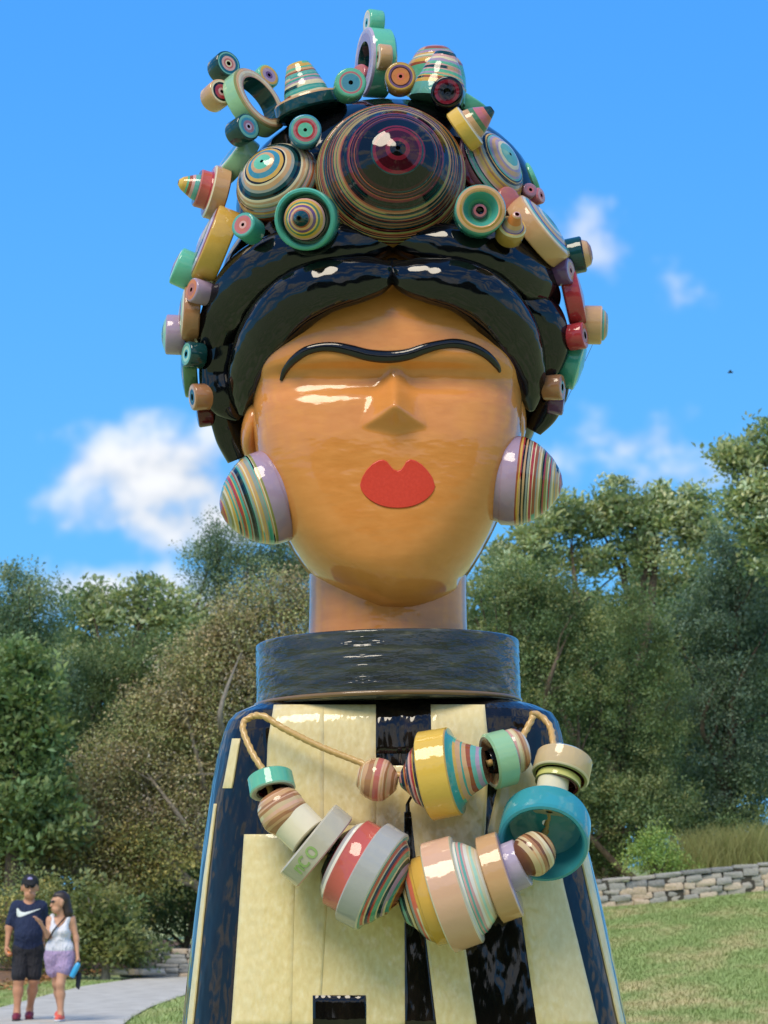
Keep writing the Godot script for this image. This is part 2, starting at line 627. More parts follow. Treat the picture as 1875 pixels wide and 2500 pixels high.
func make_torso_rows() -> void:
	# sheet row, left and right outline, half depth in sheet units
	for r in [[1526, 560, 1140, 205], [1534, 540, 1165, 222], [1548, 510, 1193, 240], [1566, 494, 1204, 252], [1590, 484, 1211, 258], [1640, 472, 1220, 262], [1700, 461, 1233, 266], [1800, 446, 1257, 274], [1900, 434, 1282, 282], [2000, 422, 1305, 290], [2100, 410, 1326, 298], [2212, 398, 1349, 308], [2400, 378, 1386, 322], [2800, 342, 1450, 345], [3300, 310, 1500, 365], [3840, 292, 1530, 378]]:
		var a := P(r[1], r[0], 0.0)
		var b := P(r[2], r[0], 0.0)
		torso_rows.append([a.y, (a.x + b.x) / 2, (b.x - a.x) / 2, r[3] * 0.000813, 0.0])

func torso_row(y: float) -> Array:
	var n := torso_rows.size()
	y = clampf(y, torso_rows[n - 1][0], torso_rows[0][0])
	var k := 0
	while k < n - 2 and y < torso_rows[k + 1][0]:
		k += 1
	var t: float = (y - torso_rows[k][0]) / (torso_rows[k + 1][0] - torso_rows[k][0])
	var out := [y]
	for j in range(1, 5):
		out.append(lerpf(torso_rows[k][j], torso_rows[k + 1][j], t))
	return out

func torso_point(t: float, y: float, off := 0.0) -> Vector3:      # t = 0 at the right side, PI / 2 at the front, PI at the left
	var r := torso_row(y)
	var c := cos(t)
	var s := sin(t)
	var x: float = signf(c) * pow(absf(c), 2.0 / TN)
	var z: float = signf(s) * pow(absf(s), 2.0 / TN)
	var n := Vector3(signf(c) * pow(absf(c), 2.0 - 2.0 / TN) / r[2], 0.0, signf(s) * pow(absf(s), 2.0 - 2.0 / TN) / r[3]).normalized()
	return Vector3(r[1] + x * r[2], y, r[4] + z * r[3]) + n * off

func torso_find(dx: float, dy: float) -> Vector2:                 # (t, height) of the front point seen there
	var z := 0.22
	var t := PI / 2
	var y := 0.0
	for k in 4:
		y = P(dx, dy, z).y
		var a := 0.0
		var b := PI
		for j in 22:
			t = (a + b) / 2
			if sheet(torso_point(t, y)).x > dx:
				a = t
			else:
				b = t
		z = torso_point(t, y).z
	return Vector2(t, y)

# a sheet of paper glued on: left and right edges as [row, x] lists, top to bottom
func paper(left: Array, right: Array, thick: float) -> ArrayMesh:
	var top: float = left[0][0]
	var low: float = left[-1][0]
	var nv := maxi(3, int((low - top) / 14.0) + 1)
	var nu := 15
	var v := PackedVector3Array()
	for b in nv:
		var dy := lerpf(top, low, float(b) / (nv - 1))
		var lx := line_at(left, dy)
		var rx := line_at(right, dy)
		var a := torso_find(lx, dy)
		var c := torso_find(rx, dy)
		for u in nu:
			var f := float(u - 1) / (nu - 3)
			var deep := u == 0 or u == nu - 1 or b == 0 or b == nv - 1
			f = clampf(f, 0.0, 1.0)
			v.append(torso_point(lerpf(a.x, c.x, f), lerpf(a.y, c.y, f), -0.003 if deep else thick))
	for u in nu:      # the first and last rows only close the edges
		v[u] = v[u + nu] + Vector3(0, 0, -thick - 0.003)
		v[(nv - 1) * nu + u] = v[(nv - 2) * nu + u] + Vector3(0, 0, -thick - 0.003)
	var ix := grid_index(nu, nv, false)
	var f0 := (v[ix[2]] - v[ix[0]]).cross(v[ix[1]] - v[ix[0]])
	var mid := ((nv / 2) * (nu - 1) + nu / 2) * 6
	f0 = (v[ix[mid + 2]] - v[ix[mid]]).cross(v[ix[mid + 1]] - v[ix[mid]])
	if f0.z < 0.0:
		for t in range(0, ix.size(), 3):
			var k := ix[t + 1]
			ix[t + 1] = ix[t + 2]
			ix[t + 2] = k
	return smooth(v, ix, PackedColorArray(), false)

func line_at(l: Array, y: float) -> float:
	for k in l.size() - 1:
		if y <= l[k + 1][0]:
			return lerpf(l[k][1], l[k + 1][1], clampf((y - l[k][0]) / (l[k + 1][0] - l[k][0]), 0.0, 1.0))
	return l[-1][1]

# ---------------------------------------------------------------- the statue: head
var hy := []
var hx := []
var hw := []
var hf := []

func make_head_rows() -> void:
	# sheet row, left and right outline, front depth in sheet units from z = 0
	for r in [[470, 700, 1000, 40], [520, 620, 1070, 150], [600, 566, 1110, 225], [680, 548, 1122, 262], [745, 545, 1126, 276], [775, 546, 1126, 273], [800, 547, 1127, 250], [830, 546, 1128, 247], [862, 545, 1128, 264], [900, 548, 1126, 272], [937, 553, 1122, 277], [972, 560, 1114, 277.5], [1010, 570, 1104, 276], [1060, 588, 1086, 275], [1110, 610, 1064, 274], [1150, 632, 1043, 272], [1190, 658, 1020, 266], [1220, 684, 998, 256], [1250, 714, 988, 238], [1275, 744, 966, 216], [1295, 772, 940, 192], [1310, 800, 908, 165], [1320, 850, 855, 120]]:
		var z: float = r[3] * 0.000813
		hy.append(-P(850, r[0], z).y)
		var a := P(r[1], r[0], 0.05)
		var b := P(r[2], r[0], 0.05)
		hx.append((a.x + b.x) / 2)
		hw.append((b.x - a.x) / 2)
		hf.append(z)

func nose(dx: float, dy: float) -> float:        # sheet units in front of the face
	var side := (sqrt((dx - 852.0) * (dx - 852.0) + 36.0) - 6.0) / 62.0
	if dy < 786.0 or dy > 950.0 or side >= 1.0:
		return 0.0
	var edge := 886.0 + 36.0 * side              # where the side turns under
	var low := 942.0 - 18.0 * side
	var f := (minf(dy, edge) - 786.0) / 100.0
	var w := 0.22 + 0.78 * f
	var h := 56.0 * (0.16 * smoothstep(0.0, 0.2, f) + 0.84 * pow(f, 1.25)) * pow(maxf(0.0, 1.0 - side / maxf(w, 0.05)), 1.75)
	if dy > edge:
		h *= 1.0 - smoothstep(-0.25, 1.0, (dy - edge) / (low - edge))
		h *= 1.185
	return h

func face_z(x: float, y: float) -> float:
	var xc := cat(hy, hx, -y)
	var w := cat(hy, hw, -y)
	var f := cat(hy, hf, -y)
	var s := clampf(absf(x - xc) / maxf(w, 0.001), 0.0, 1.0)
	var hn := lerpf(2.35, 3.5, smoothstep(-hy[20], -hy[12], y)) # rounder towards the chin, a flat front with turned edges above
	var z := f * pow(1.0 - pow(s, hn), 1.0 / hn)
	var at := sheet(Vector3(x, y, z))
	if at.y < 776.0 or at.y > 960.0 or absf(at.x - 852.0) > 84.0:
		return z
	var soft := nose(at.x, at.y) * 2.0
	for d in [[7, 0], [-7, 0], [0, 5], [0, -5], [5, 4], [-5, 4], [5, -4], [-5, -4]]:
		soft += nose(at.x + d[0], at.y + d[1])
	return z + soft * 0.000079

func face_point(dx: float, dy: float, off := 0.0) -> Vector3:
	var z := 0.2
	for k in 6:
		var p := P(dx, dy, z)
		z = face_z(p.x, p.y)
	return P(dx, dy, z + off)

func make_head_mesh() -> ArrayMesh:
	var v := PackedVector3Array()
	var nu := 240
	var ys := []
	var dy := 470.0
	while dy < 1320.0:
		ys.append(-cat([470, 600, 745, 862, 937, 1060, 1190, 1250, 1295, 1320], [hy[0], hy[2], hy[4], hy[8], hy[10], hy[13], hy[16], hy[18], hy[20], hy[22]], dy))
		dy += 3.2 if dy > 770.0 and dy < 965.0 else 6.0
	ys.append(-hy[-1])
	for y in ys:
		var xc := cat(hy, hx, -y)
		var w := cat(hy, hw, -y)
		var f := cat(hy, hf, -y)
		for a in nu:
			if a < 190:      # the front half, evenly across
				var s := cos(PI * a / 190.0)
				if absf(s) < 0.93:
					pass
				var x := xc + w * s
				v.append(Vector3(x, y, face_z(x, y)))
			else:
				var t := PI + PI * (a - 190) / 50.0
				v.append(Vector3(xc + w * signf(cos(t)) * pow(absf(cos(t)), 0.8), y, -0.17 * minf(1.0, f / 0.2) * pow(absf(sin(t)), 0.8)))
	return smooth(v, grid_index(nu, ys.size(), true))

func lips_mesh() -> ArrayMesh:
	var up := [[778, 1047], [783, 1030], [793, 1014], [806, 1001], [818, 994], [828, 993], [836, 997], [843, 1006], [850, 1014], [859, 1017], [867, 1014], [873, 1006], [878, 996], [886, 992], [898, 995], [912, 1004], [925, 1018], [935, 1033], [940, 1052]]
	var v := PackedVector3Array()
	var nu := 91
	var nv := 40
	for b in nv:
		for a in nu:
			var f := clampf(float(a - 1) / (nu - 3), 0.0, 1.0)
			var x := lerpf(778.0, 940.0, f)
			var top := 1047.0
			for k in up.size() - 1:
				if x >= up[k][0] and x <= up[k + 1][0]:
					top = lerpf(up[k][1], up[k + 1][1], (x - up[k][0]) / (up[k + 1][0] - up[k][0]))
			var e := absf(x - 859.0) / 81.0
			var low := 1049.0 + 49.0 * pow(maxf(0.0, 1.0 - pow(e, 2.2)), 0.62)
			var g := clampf(float(b - 1) / (nv - 3), 0.0, 1.0)
			var deep := a == 0 or a == nu - 1 or b == 0 or b == nv - 1
			v.append(face_point(x, lerpf(top, low, g), -0.004 if deep else 0.0012))
	return smooth(v, flipped(grid_index(nu, nv, false), v), PackedColorArray(), false)

func flipped(ix: PackedInt32Array, v: PackedVector3Array) -> PackedInt32Array:
	var sum := Vector3.ZERO
	for t in range(0, ix.size(), 3):
		sum += (v[ix[t + 2]] - v[ix[t]]).cross(v[ix[t + 1]] - v[ix[t]])
	if sum.z < 0.0:
		for t in range(0, ix.size(), 3):
			var k := ix[t + 1]
			ix[t + 1] = ix[t + 2]
			ix[t + 2] = k
	return ix

func lock(parent: Node, pts: Array, squash := 0.8) -> void:
	var path := []
	for p in pts:
		path.append([P(p[0], p[1], p[2]), p[3] * unit(p[0], p[1], p[2])])
	part("hair_lock", tube(curve(path, 9), 28, squash, Vector3(0, 0.2, 1), 0.0, 3, 0.018), M.hair, parent)

func make_statue() -> void:
	make_torso_rows()
	make_head_rows()
	var s := thing("bust_statue", "glossy bust of a woman with black hair, beaded headdress and striped robe", "statue", Vector3.ZERO)
	# robe
	var v := PackedVector3Array()
	var nu := 120
	var levels := []
	for k in torso_rows.size() - 1:
		for j in 6:
			levels.append(lerpf(torso_rows[k][0], torso_rows[k + 1][0], j / 6.0))
	levels.append(torso_rows[-1][0])
	for y in levels:
		for a in nu:
			v.append(torso_point(TAU * a / nu, y))
	var ix := grid_index(nu, levels.size(), true)
	var top := v.size()
	v.append(Vector3(torso_rows[0][1], torso_rows[0][0] + 0.004, 0))
	for a in nu:
		ix.append_array(PackedInt32Array([top, (a + 1) % nu, a]))
	part("robe", smooth(v, ix), M.black, s)
	var panels := [
		[[[1508, 596], [1600, 580], [1796, 572]], [[1508, 700], [1796, 699]], 0.0032],
		[[[1508, 690], [1796, 690]], [[1508, 812], [1796, 812]], 0.0025],                              # upper left sheet
		[[[1788, 530], [2000, 516], [2230, 500]], [[1788, 640], [2230, 630]], 0.0030],
		[[[1790, 632], [2230, 622]], [[1790, 716], [2230, 690]], 0.0024],                                # tall left sheet
		[[[1640, 700], [2230, 672]], [[1640, 936], [1736, 876], [2230, 876]], 0.0018],                                # middle sheet, left of the wedge
		[[[1508, 930], [1640, 933], [1736, 884], [1900, 904], [2230, 945]], [[1508, 1045], [1620, 1056], [1800, 1048], [2030, 1003], [2230, 1032]], 0.0024],
		[[[1610, 1112], [1700, 1075], [1800, 1052], [1960, 1124], [2230, 1162]], [[1610, 1128], [1700, 1170], [1850, 1206], [1910, 1216], [2230, 1295]], 0.0024],
		[[[1590, 1196], [1700, 1213], [1863, 1256], [2230, 1340]], [[1590, 1208], [1700, 1230], [1863, 1272], [2230, 1350.5]], 0.0022],
		[[[1580, 506], [1718, 480]], [[1580, 522], [1718, 500]], 0.0022],
		[[[1722, 466], [1900, 441], [2230, 404]], [[1722, 470], [1900, 449], [2230, 416]], 0.0022],
	]
	for p in panels:
		part("cream_panel", paper(p[0], p[1], p[2]), M.cream, s)
	for p in [[[[1508, 812], [1642, 812]], [[1508, 930], [1642, 928]]], [[[1740, 873], [2230, 875]], [[1740, 886], [1900, 903], [2230, 943]]], [[[2134, 676], [2230, 676]], [[2134, 784], [2152, 791], [2230, 791]]]]:
		part("black_stripe", paper(p[0], p[1], 0.0031), M.black, s)
	# collar and neck
	var u := unit(838, 1450, 0.0)
	var cr := 285.0 * u
	var hgt := 142.0 * u
	var cl := []
	for q in [[-0.5, 0.0], [-0.5, 0.985], [-0.485, 0.997], [-0.46, 1.0], [-0.2, 1.0], [0.1, 1.0], [0.44, 1.0], [0.47, 0.997], [0.487, 0.985], [0.487, 0.93], [0.47, 0.6], [0.47, 0.0]]:
		cl.append([q[0] * hgt, q[1] * cr])
	var cc := []
	for k in cl.size():
		cc.append(Color.WHITE)
	var col := part("collar", lathe(cl, cc, 96, 0.003), M.collar, s)
	col.transform = Transform3D(Basis(Vector3.BACK, 0.022) * Basis(Vector3.UP, 0.6), P(838, 1459, 0.0))
	var base := P(838, 1526, 0.0)
	part("collar_seam", tube(curve(ring_path(base + Vector3(0, 0.004, 0), cr * 1.0, 0.022, 0.004), 3), 10), M.resin_clear, s)
	var nk := []
	for q in [[1420, 178], [1370, 173], [1300, 171], [1240, 171], [1150, 168], [1050, 160]]:
		nk.append([P(838, q[0], -0.01), q[1] * u])
	part("neck", tube(curve(nk, 5), 72, 1.0, Vector3.BACK, 0.0), M.skin, s)
	# head
	var face := part("face", make_head_mesh(), M.skin, s)
	for e in [[536, 926, -10.0], [1122, 896, 8.0]]:
		var ear := part("ear", ball(26 * u, 66 * u, 80 * u), M.skin, s)
		ear.transform = Transform3D(Basis(Vector3.BACK, deg_to_rad(e[2])), P(e[0] + (12 if e[0] < 800 else -12), e[1], 0.03))
	var bl := []
	for q in [[607, 822, 3.5], [616, 800, 7], [634, 778, 9], [660, 759, 10], [692, 750, 10], [724, 750, 11], [758, 757, 12], [795, 767, 13], [840, 771, 13.5], [880, 766, 12.5], [915, 754, 11.5], [950, 745, 10], [985, 742, 10.5], [1020, 750, 10], [1050, 766, 9], [1072, 788, 7], [1080, 803, 3.5]]:
		bl.append([face_point(q[0], q[1], 0.001), q[2] * u])
	part("eyebrow", tube(curve(bl, 6), 14, 0.75, Vector3.BACK), M.brow, s)
	part("lips", lips_mesh(), M.lips, s)
	# hair: the mass behind and above, then the swept locks
	var hb := []
	for q in [[430, 845, 120, -0.02, 0.10], [460, 845, 250, -0.02, 0.17], [500, 845, 322, -0.02, 0.19], [560, 840, 364, -0.03, 0.19], [640, 836, 382, -0.05, 0.19], [720, 836, 386, -0.06, 0.19], [800, 834, 380, -0.07, 0.19], [880, 832, 362, -0.08, 0.19], [940, 826, 340, -0.10, 0.17], [1000, 822, 318, -0.11, 0.16], [1080, 820, 268, -0.12, 0.14], [1150, 818, 214, -0.12, 0.12], [1215, 816, 160, -0.12, 0.10], [1240, 816, 120, -0.12, 0.06]]:
		hb.append(q)
	var hv := PackedVector3Array()
	for k in 60:
		var t := float(k) / 59.0 * (hb.size() - 1)
		var xs := range(hb.size())
		var row := []
		for j in 5:
			var ysj := []
			for q in hb:
				ysj.append(float(q[j]))
			row.append(cat(xs, ysj, t))
		for a in 90:
			var f := TAU * a / 90.0
			var p := P(row[1], row[0], row[3])
			hv.append(p + Vector3(cos(f) * row[2] * u, 0, sin(f) * row[4]))
	part("back_hair", smooth(hv, grid_index(90, 60, true)), M.hair, s)
	lock(s, [[847, 566, 0.20, 12], [838, 582, 0.222, 26], [812, 594, 0.232, 44], [762, 606, 0.236, 54], [692, 622, 0.230, 62], [630, 660, 0.205, 66], [580, 724, 0.158, 66], [548, 792, 0.108, 56], [530, 852, 0.07, 36], [522, 896, 0.045, 8]])
	lock(s, [[852, 508, 0.165, 34], [800, 520, 0.182, 48], [720, 536, 0.195, 58], [630, 556, 0.178, 66], [548, 604, 0.135, 70], [494, 676, 0.08, 60], [468, 748, 0.05, 42], [470, 796, 0.035, 12]])
	lock(s, [[518, 690, 0.06, 30], [488, 742, 0.05, 48], [474, 806, 0.04, 44], [486, 862, 0.04, 42], [520, 902, 0.03, 14]])
	lock(s, [[470, 850, 0.0, 30], [480, 890, 0.0, 30], [500, 940, -0.02, 36], [520, 990, -0.03, 30]])
	lock(s, [[849, 566, 0.20, 12], [858, 582, 0.222, 26], [884, 596, 0.232, 42], [932, 606, 0.236, 52], [998, 620, 0.230, 60], [1056, 656, 0.205, 64], [1102, 718, 0.158, 64], [1128, 784, 0.108, 54], [1142, 842, 0.07, 36], [1148, 886, 0.045, 8]])
	lock(s, [[842, 508, 0.165, 34], [895, 518, 0.182, 46], [975, 536, 0.195, 54], [1065, 560, 0.175, 62], [1140, 600, 0.125, 58], [1184, 640, 0.08, 34], [1200, 664, 0.06, 10]])
	lock(s, [[1104, 640, 0.12, 36], [1150, 684, 0.095, 62], [1166, 744, 0.07, 64], [1156, 800, 0.055, 48], [1138, 842, 0.055, 16]])
	lock(s, [[1205, 790, 0.0, 22], [1195, 840, 0.0, 34], [1172, 890, -0.02, 34], [1150, 930, -0.03, 20]])
	# earrings
	for e in [[600, 1068, Vector3(-0.93, -0.33, 0.12), 104.0, 0.1], [1086, 1036, Vector3(0.985, -0.10, 0.10), 98.0, 0.1]]:
		var r: float = e[3]
		var o := bead(s, e[0], e[1], e[4], e[2], [[0, 0, "lav"], [0, r * 0.97, "lav"], [4, r, "lav"], [34, r * 0.99, "lav"], [60, r * 0.90, "*8:ear", 1], [90, r * 0.70, "*9:ear", 2], [113, r * 0.44, "*8:ear", 2], [126, r * 0.20, "*4:ear", 1], [130, 0, "rust"]], 64, "earring")
		var b := strips([[-22, 0, "lav"], [-22, r * 0.90, "lav"], [0, r * 0.96, "lav"], [2, 0, "lav"]], unit(e[0], e[1], e[4]))
		part("earring_base", lathe(b[0], b[1], 48), M.varnish, o)
	make_headdress(s)
	part("spider_thread", tube([[P(1281, 742, 0.0), 0.0004], [P(1252, 806, 0.02), 0.0004], [P(1222, 868, 0.0), 0.0004]], 4), M.resin_clear, s)

func ring_path(c: Vector3, r: float, tilt: float, thick: float) -> Array:
	var out := []
	for k in 49:
		var t := TAU * k / 48.0
		out.append([c + Basis(Vector3.BACK, tilt) * Vector3(cos(t) * r, 0, sin(t) * r), thick])
	return out

func make_headdress(s: Node3D) -> void:
	var L := Vector3.LEFT
	var R := Vector3.RIGHT
	# the great central cone
	bead(s, 846, 374, 0.195, Vector3(0.10, 0.10, 1.0), [[-70, 0, "maroon"], [-70, 140, "maroon"], [-40, 160, "wine"], [-22, 164, "rust"], [-8, 162, "mustard2"], [34, 142, "*20:big", 4], [66, 116, "*18:big", 4], [92, 88, "*14:dark", 3], [102, 76, "*4:dark", 1], [112, 60, "black"], [118, 46, "*3:dark", 1], [126, 26, "maroon"], [128, 17, "wine"], [130, 11, "black"], [131, 5, "black"], [120, 4, "black"], [120, 0, "black"]], 96)
	# left dome
	bead(s, 592, 384, 0.15, Vector3(-0.42, 0.36, 0.85), [[-50, 0, "mustard"], [-50, 70, "mustard"], [-34, 92, "mustard"], [-18, 97, "rust"], [4, 88, "*8:dome", 3], [30, 64, "*8:dome", 4], [48, 38, "*5:dome", 2], [54, 28, "blue"], [57, 20, "tan"], [59, 4, "seafoam"], [50, 3, "black"], [50, 0, "black"]], 80)
	bead(s, 512, 345, 0.04, Vector3(-0.7, 0.5, 0.3), disc(56, 40, "palegreen", [[52, "cream"], [30, "teal"]]))
	# right dome
	bead(s, 1072, 354, 0.10, Vector3(0.74, 0.36, 0.56), [[-45, 0, "darkred"], [-45, 80, "darkred"], [-28, 92, "mauve"], [-14, 95, "mauve"], [6, 82, "*8:dome", 3], [26, 54, "*8:dome", 3], [38, 24, "*5:dome", 2], [40, 4, "teal2"], [34, 3, "black"], [34, 0, "black"]], 80)
	bead(s, 1022, 372, 0.13, Vector3(0.5, 0.0, 0.85), disc(40, 36, "darkred", [[36, "wine"]]))
	bead(s, 1092, 436, 0.13, Vector3(0.6, 0.1, 0.8), disc(30, 34, "rose", [[27, "rose"]]))
	bead(s, 1138, 388, 0.0, Vector3(0.9, 0.4, 0.1), disc(34, 36, "seafoam", [[30, "pink2"], [20, "teal2"]]))
	bead(s, 1140, 416, 0.06, Vector3(0.35, 0.15, 0.9), disc(17, 30, "mauve", [[15, "mauve"], [8, "pink"]], 0.0, 4.0))
	bead(s, 1157, 426, 0.05, Vector3(0.8, 0.1, 0.55), disc(18, 30, "pink", [[15, "pink2"], [8, "rose"]], 0.0, 4.0))
	# leaning open ring on the left and the small rolls on it
	var ra := Vector3(0.74, 0.36, 0.57)
	bead(s, 549, 222, 0.06, ra, [[-20, 56, "darkteal"], [-20, 74, "palegreen"], [-16, 78, "palegreen"], [16, 78, "palegreen"], [20, 74, "olive"], [21, 68, "tan"], [21, 62, "cream"], [20, 56, "goldp"], [20, 53, "tan2"], [-20, 53, "darkteal"], [-20, 56, "darkteal"]], 72)
	bead(s, 483, 146, 0.05, Vector3(0.55, 0.12, 0.82), disc(30, 44, "darkteal", [[26, "teal2"], [23, "aquadark"], [17, "pink2"], [12, "rose"], [8, "cream"]], 0.0, 5.0))
	bead(s, 468, 207, 0.08, Vector3(0.55, 0.12, 0.82), disc(30, 46, "tan", [[26, "cream"], [22, "black"], [17, "red"], [9, "pink2"]], 0.0, 4.0))
	bead(s, 523, 282, 0.11, Vector3(0.62, 0.10, 0.78), disc(30, 50, "darkteal", [[26, "teal2"], [20, "blue"], [14, "mauve"], [8, "lilac"]], 0.0, 4.0))
	bead(s, 570, 172, 0.0, Vector3(0.6, 0.25, 0.75), disc(27, 40, "seafoam", [[24, "mustard"], [17, "lav"], [9, "purple"]], 0.0, 4.0))
	# hat shaped roll
	bead(s, 664, 214, 0.07, Vector3(-0.26, 0.93, 0.10), [[-34, 0, "darkteal"], [-34, 74, "darkteal"], [-30, 78, "darkteal"], [-8, 78, "darkteal"], [-3, 75, "tan"], [0, 56, "*3:hat"], [0, 52, "cream"], [40, 40, "*9:hat", 1], [78, 25, "*8:hat", 1], [80, 21, "green"], [80, 5, "darkteal"], [70, 4, "black"], [70, 0, "black"]], 64)
	# small rolls over the great cone
	bead(s, 755, 186, 0.14, Vector3(0.12, -0.05, 0.98), disc(34, 52, "green", [[30, "seafoam"], [25, "pink"], [21, "teal2"], [19, "blue"]], 0.0, 5.0))
	bead(s, 659, 287, 0.18, Vector3(0.05, -0.10, 0.98), disc(35, 56, "blue", [[31, "teal2"], [26, "pink"], [21, "red"], [16, "seafoam"]], 0.0, 4.0))
	bead(s, 864, 172, 0.14, Vector3(0.04, -0.08, 0.98), disc(33, 52, "mustard2", [[29, "mustard"], [26, "purple"], [22, "maroon"], [19, "orange"], [8, "coral"]], 0.0, 4.0))
	bead(s, 967, 206, 0.13, Vector3(-0.08, -0.08, 0.98), disc(35, 60, "black", [[31, "black"], [27, "wine"], [20, "maroon"], [16, "black"]], 0.0, 8.0))
	# standing ring at the top with two rolls
	bead(s, 812, 136, 0.02, Vector3(-0.955, -0.02, 0.29), [[-27, 44, "lav"], [-27, 69, "lav"], [-22, 75, "seafoam"], [22, 75, "seafoam"], [27, 71, "lilac"], [28, 62, "lilac"], [28, 44, "lav"], [24, 41, "darkteal"], [-24, 41, "darkteal"], [-27, 44, "darkteal"]], 72)
	bead(s, 808, 51, 0.02, Vector3(-0.95, 0.0, 0.30), disc(30, 34, "seafoam", [[26, "cream"], [20, "white"], [10, "teal"]], 0.0, 4.0))
	bead(s, 829, 124, 0.085, Vector3(-0.96, 0.0, 0.26), disc(28, 28, "tan", [[24, "cream"], [12, "tan2"]], 0.0, 4.0))
	bead(s, 782, 168, 0.0, Vector3(-0.6, 0.2, 0.6), disc(26, 34, "pink", [[22, "rose"], [12, "mauve"]]))
	# bells at the upper right
	bead(s, 940, 170, -0.02, Vector3(-0.04, 0.98, 0.1), [[-30, 0, "green"], [-30, 66, "green"], [-4, 66, "seafoam"], [20, 62, "green"], [44, 48, "*5:hat", 3], [66, 30, "*5:hat", 3], [72, 10, "tan"], [72, 0, "darkteal"]], 56)
	bead(s, 950, 186, 0.07, Vector3(0.17, 0.96, 0.10), [[-34, 0, "teal2"], [-34, 62, "teal2"], [-6, 58, "teal2"], [26, 44, "*6:hat", 1], [58, 30, "*7:hat", 2], [72, 23, "*2:hat"], [75, 17, "tan"], [75, 4, "pink2"], [66, 3, "black"], [66, 0, "black"]], 56)
	bead(s, 1008, 226, 0.02, Vector3(0.5, 0.8, 0.2), disc(46, 34, "seafoam", [[42, "tan"], [34, "cream"], [22, "teal2"]]))
	# yellow ring with a cone
	bead(s, 1004, 279, 0.17, Vector3(0.80, 0.52, 0.25), [[-16, 0, "coral"], [-16, 46, "coral"], [-13, 49, "yellow"], [13, 49, "yellow"], [16, 46, "cream"], [17, 38, "tan"], [18, 35, "cream"], [30, 32, "tan"], [40, 28, "green2"], [52, 21, "pink"], [60, 16, "rose"], [72, 9, "darkteal"], [74, 6, "black"], [74, 0, "darkteal"]], 48)
	# spiral cone pointing out at the left
	bead(s, 466, 417, 0.05, Vector3(-0.93, 0.20, 0.28), [[-20, 0, "tan2"], [-20, 54, "tan2"], [-17, 58, "tan"], [14, 58, "tan"], [17, 54, "cream"], [17, 43, "rose"], [20, 41, "red"], [40, 41, "red2"], [43, 38, "rose"], [43, 29, "darkteal"], [52, 26, "teal2"], [58, 23, "pink2"], [64, 20, "rust"], [68, 18, "green"], [76, 14, "mustard"], [84, 6, "yellow"], [85, 0, "darkred"]], 52)
	# teal cup with a nested cone
	var hcup := bead(s, 663, 474, 0.265, Vector3(-0.16, -0.26, 0.95), [[-40, 0, "teal"], [-40, 62, "teal"], [-34, 66, "teal"], [24, 67, "teal"], [29, 64, "seafoam"], [30, 59, "teal"], [26, 56, "teal"], [-10, 52, "teal"], [-10, 0, "teal"]], 64)
	var cone := strips([[-10, 48, "pink2"], [20, 47, "pink2"], [26, 45, "black"], [34, 42, "pink2"], [42, 37, "mustard"], [47, 33, "green2"], [51, 30, "yellow"], [57, 25, "purple"], [63, 20, "tan"], [66, 17, "rust"], [80, 13, "darkteal"], [88, 6, "darkteal"], [88, 4, "black"], [78, 0, "black"]], unit(663, 474, 0.265))
	part("inner_cone", lathe(cone[0], cone[1], 56, 0.008, cone[2]), M.varnish, hcup)
	bead(s, 537, 494, 0.205, Vector3(-0.45, 0.10, 0.88), disc(29, 50, "teal", [[25, "teal2"], [21, "pink"], [16, "rose"], [9, "pink2"]], 0.0, 4.0))
	# rings round the left edge
	bead(s, 466, 530, 0.08, Vector3(-0.90, 0.33, 0.20), disc(84, 50, "mustard", [[80, "rust"], [74, "lilac"], [60, "navy"], [50, "grey"], [36, "lav"], [20, "white"]], 14.0), 64)
	bead(s, 404, 583, 0.05, Vector3(-0.90, 0.36, 0.18), disc(42, 52, "seafoam", [[38, "mint"], [32, "darkteal"], [26, "rose"], [16, "pink"]], 6.0), 48)
	bead(s, 432, 631, 0.10, Vector3(-0.80, 0.10, 0.55), disc(27, 44, "lav", [[23, "orange"], [14, "rust2"]], 0.0, 5.0))
	bead(s, 413, 680, 0.05, Vector3(-0.985, 0.04, 0.12), disc(60, 36, "tan2", [[56, "cream"], [48, "palegreen"], [36, "rust"], [22, "cream"]], 10.0), 56)
	bead(s, 379, 723, 0.03, Vector3(-0.985, 0.02, 0.10), disc(43, 42, "lav", [[36, "palegreen"], [26, "green2"], [14, "palegreen"]], 10.0), 48)
	bead(s, 420, 767, 0.07, Vector3(-0.85, 0.0, 0.48), disc(28, 40, "darkteal", [[24, "teal2"], [17, "mint"], [10, "bluegreen"]], 0.0, 6.0))
	bead(s, 411, 800, 0.0, Vector3(-0.99, -0.08, 0.06), disc(58, 30, "green2", [[52, "darkteal"], [36, "green2"]], 6.0), 48)
	bead(s, 435, 857, 0.05, Vector3(-0.90, -0.12, 0.35), disc(29, 42, "tan2", [[25, "tan"], [17, "darkteal"], [10, "green2"]], 0.0, 8.0))
	bead(s, 442, 892, 0.0, Vector3(-0.97, -0.18, 0.10), disc(30, 34, "darkred", [[26, "wine"], [14, "maroon"]]))
	# right edge
	bead(s, 1036, 456, 0.255, Vector3(0.06, -0.10, 0.98), [[-42, 0, "teal"], [-42, 48, "teal"], [-34, 54, "bluegreen"], [18, 55, "teal"], [24, 52, "teal2"], [26, 46, "tan"], [27, 41, "mustard2"], [25, 38, "tan"], [16, 34, "teal"], [2, 26, "teal"], [-6, 17, "green"], [0, 17, "mauve"], [8, 14, "mauve"], [9, 9, "pink"], [-6, 8, "black"], [-8, 0, "black"]], 64)
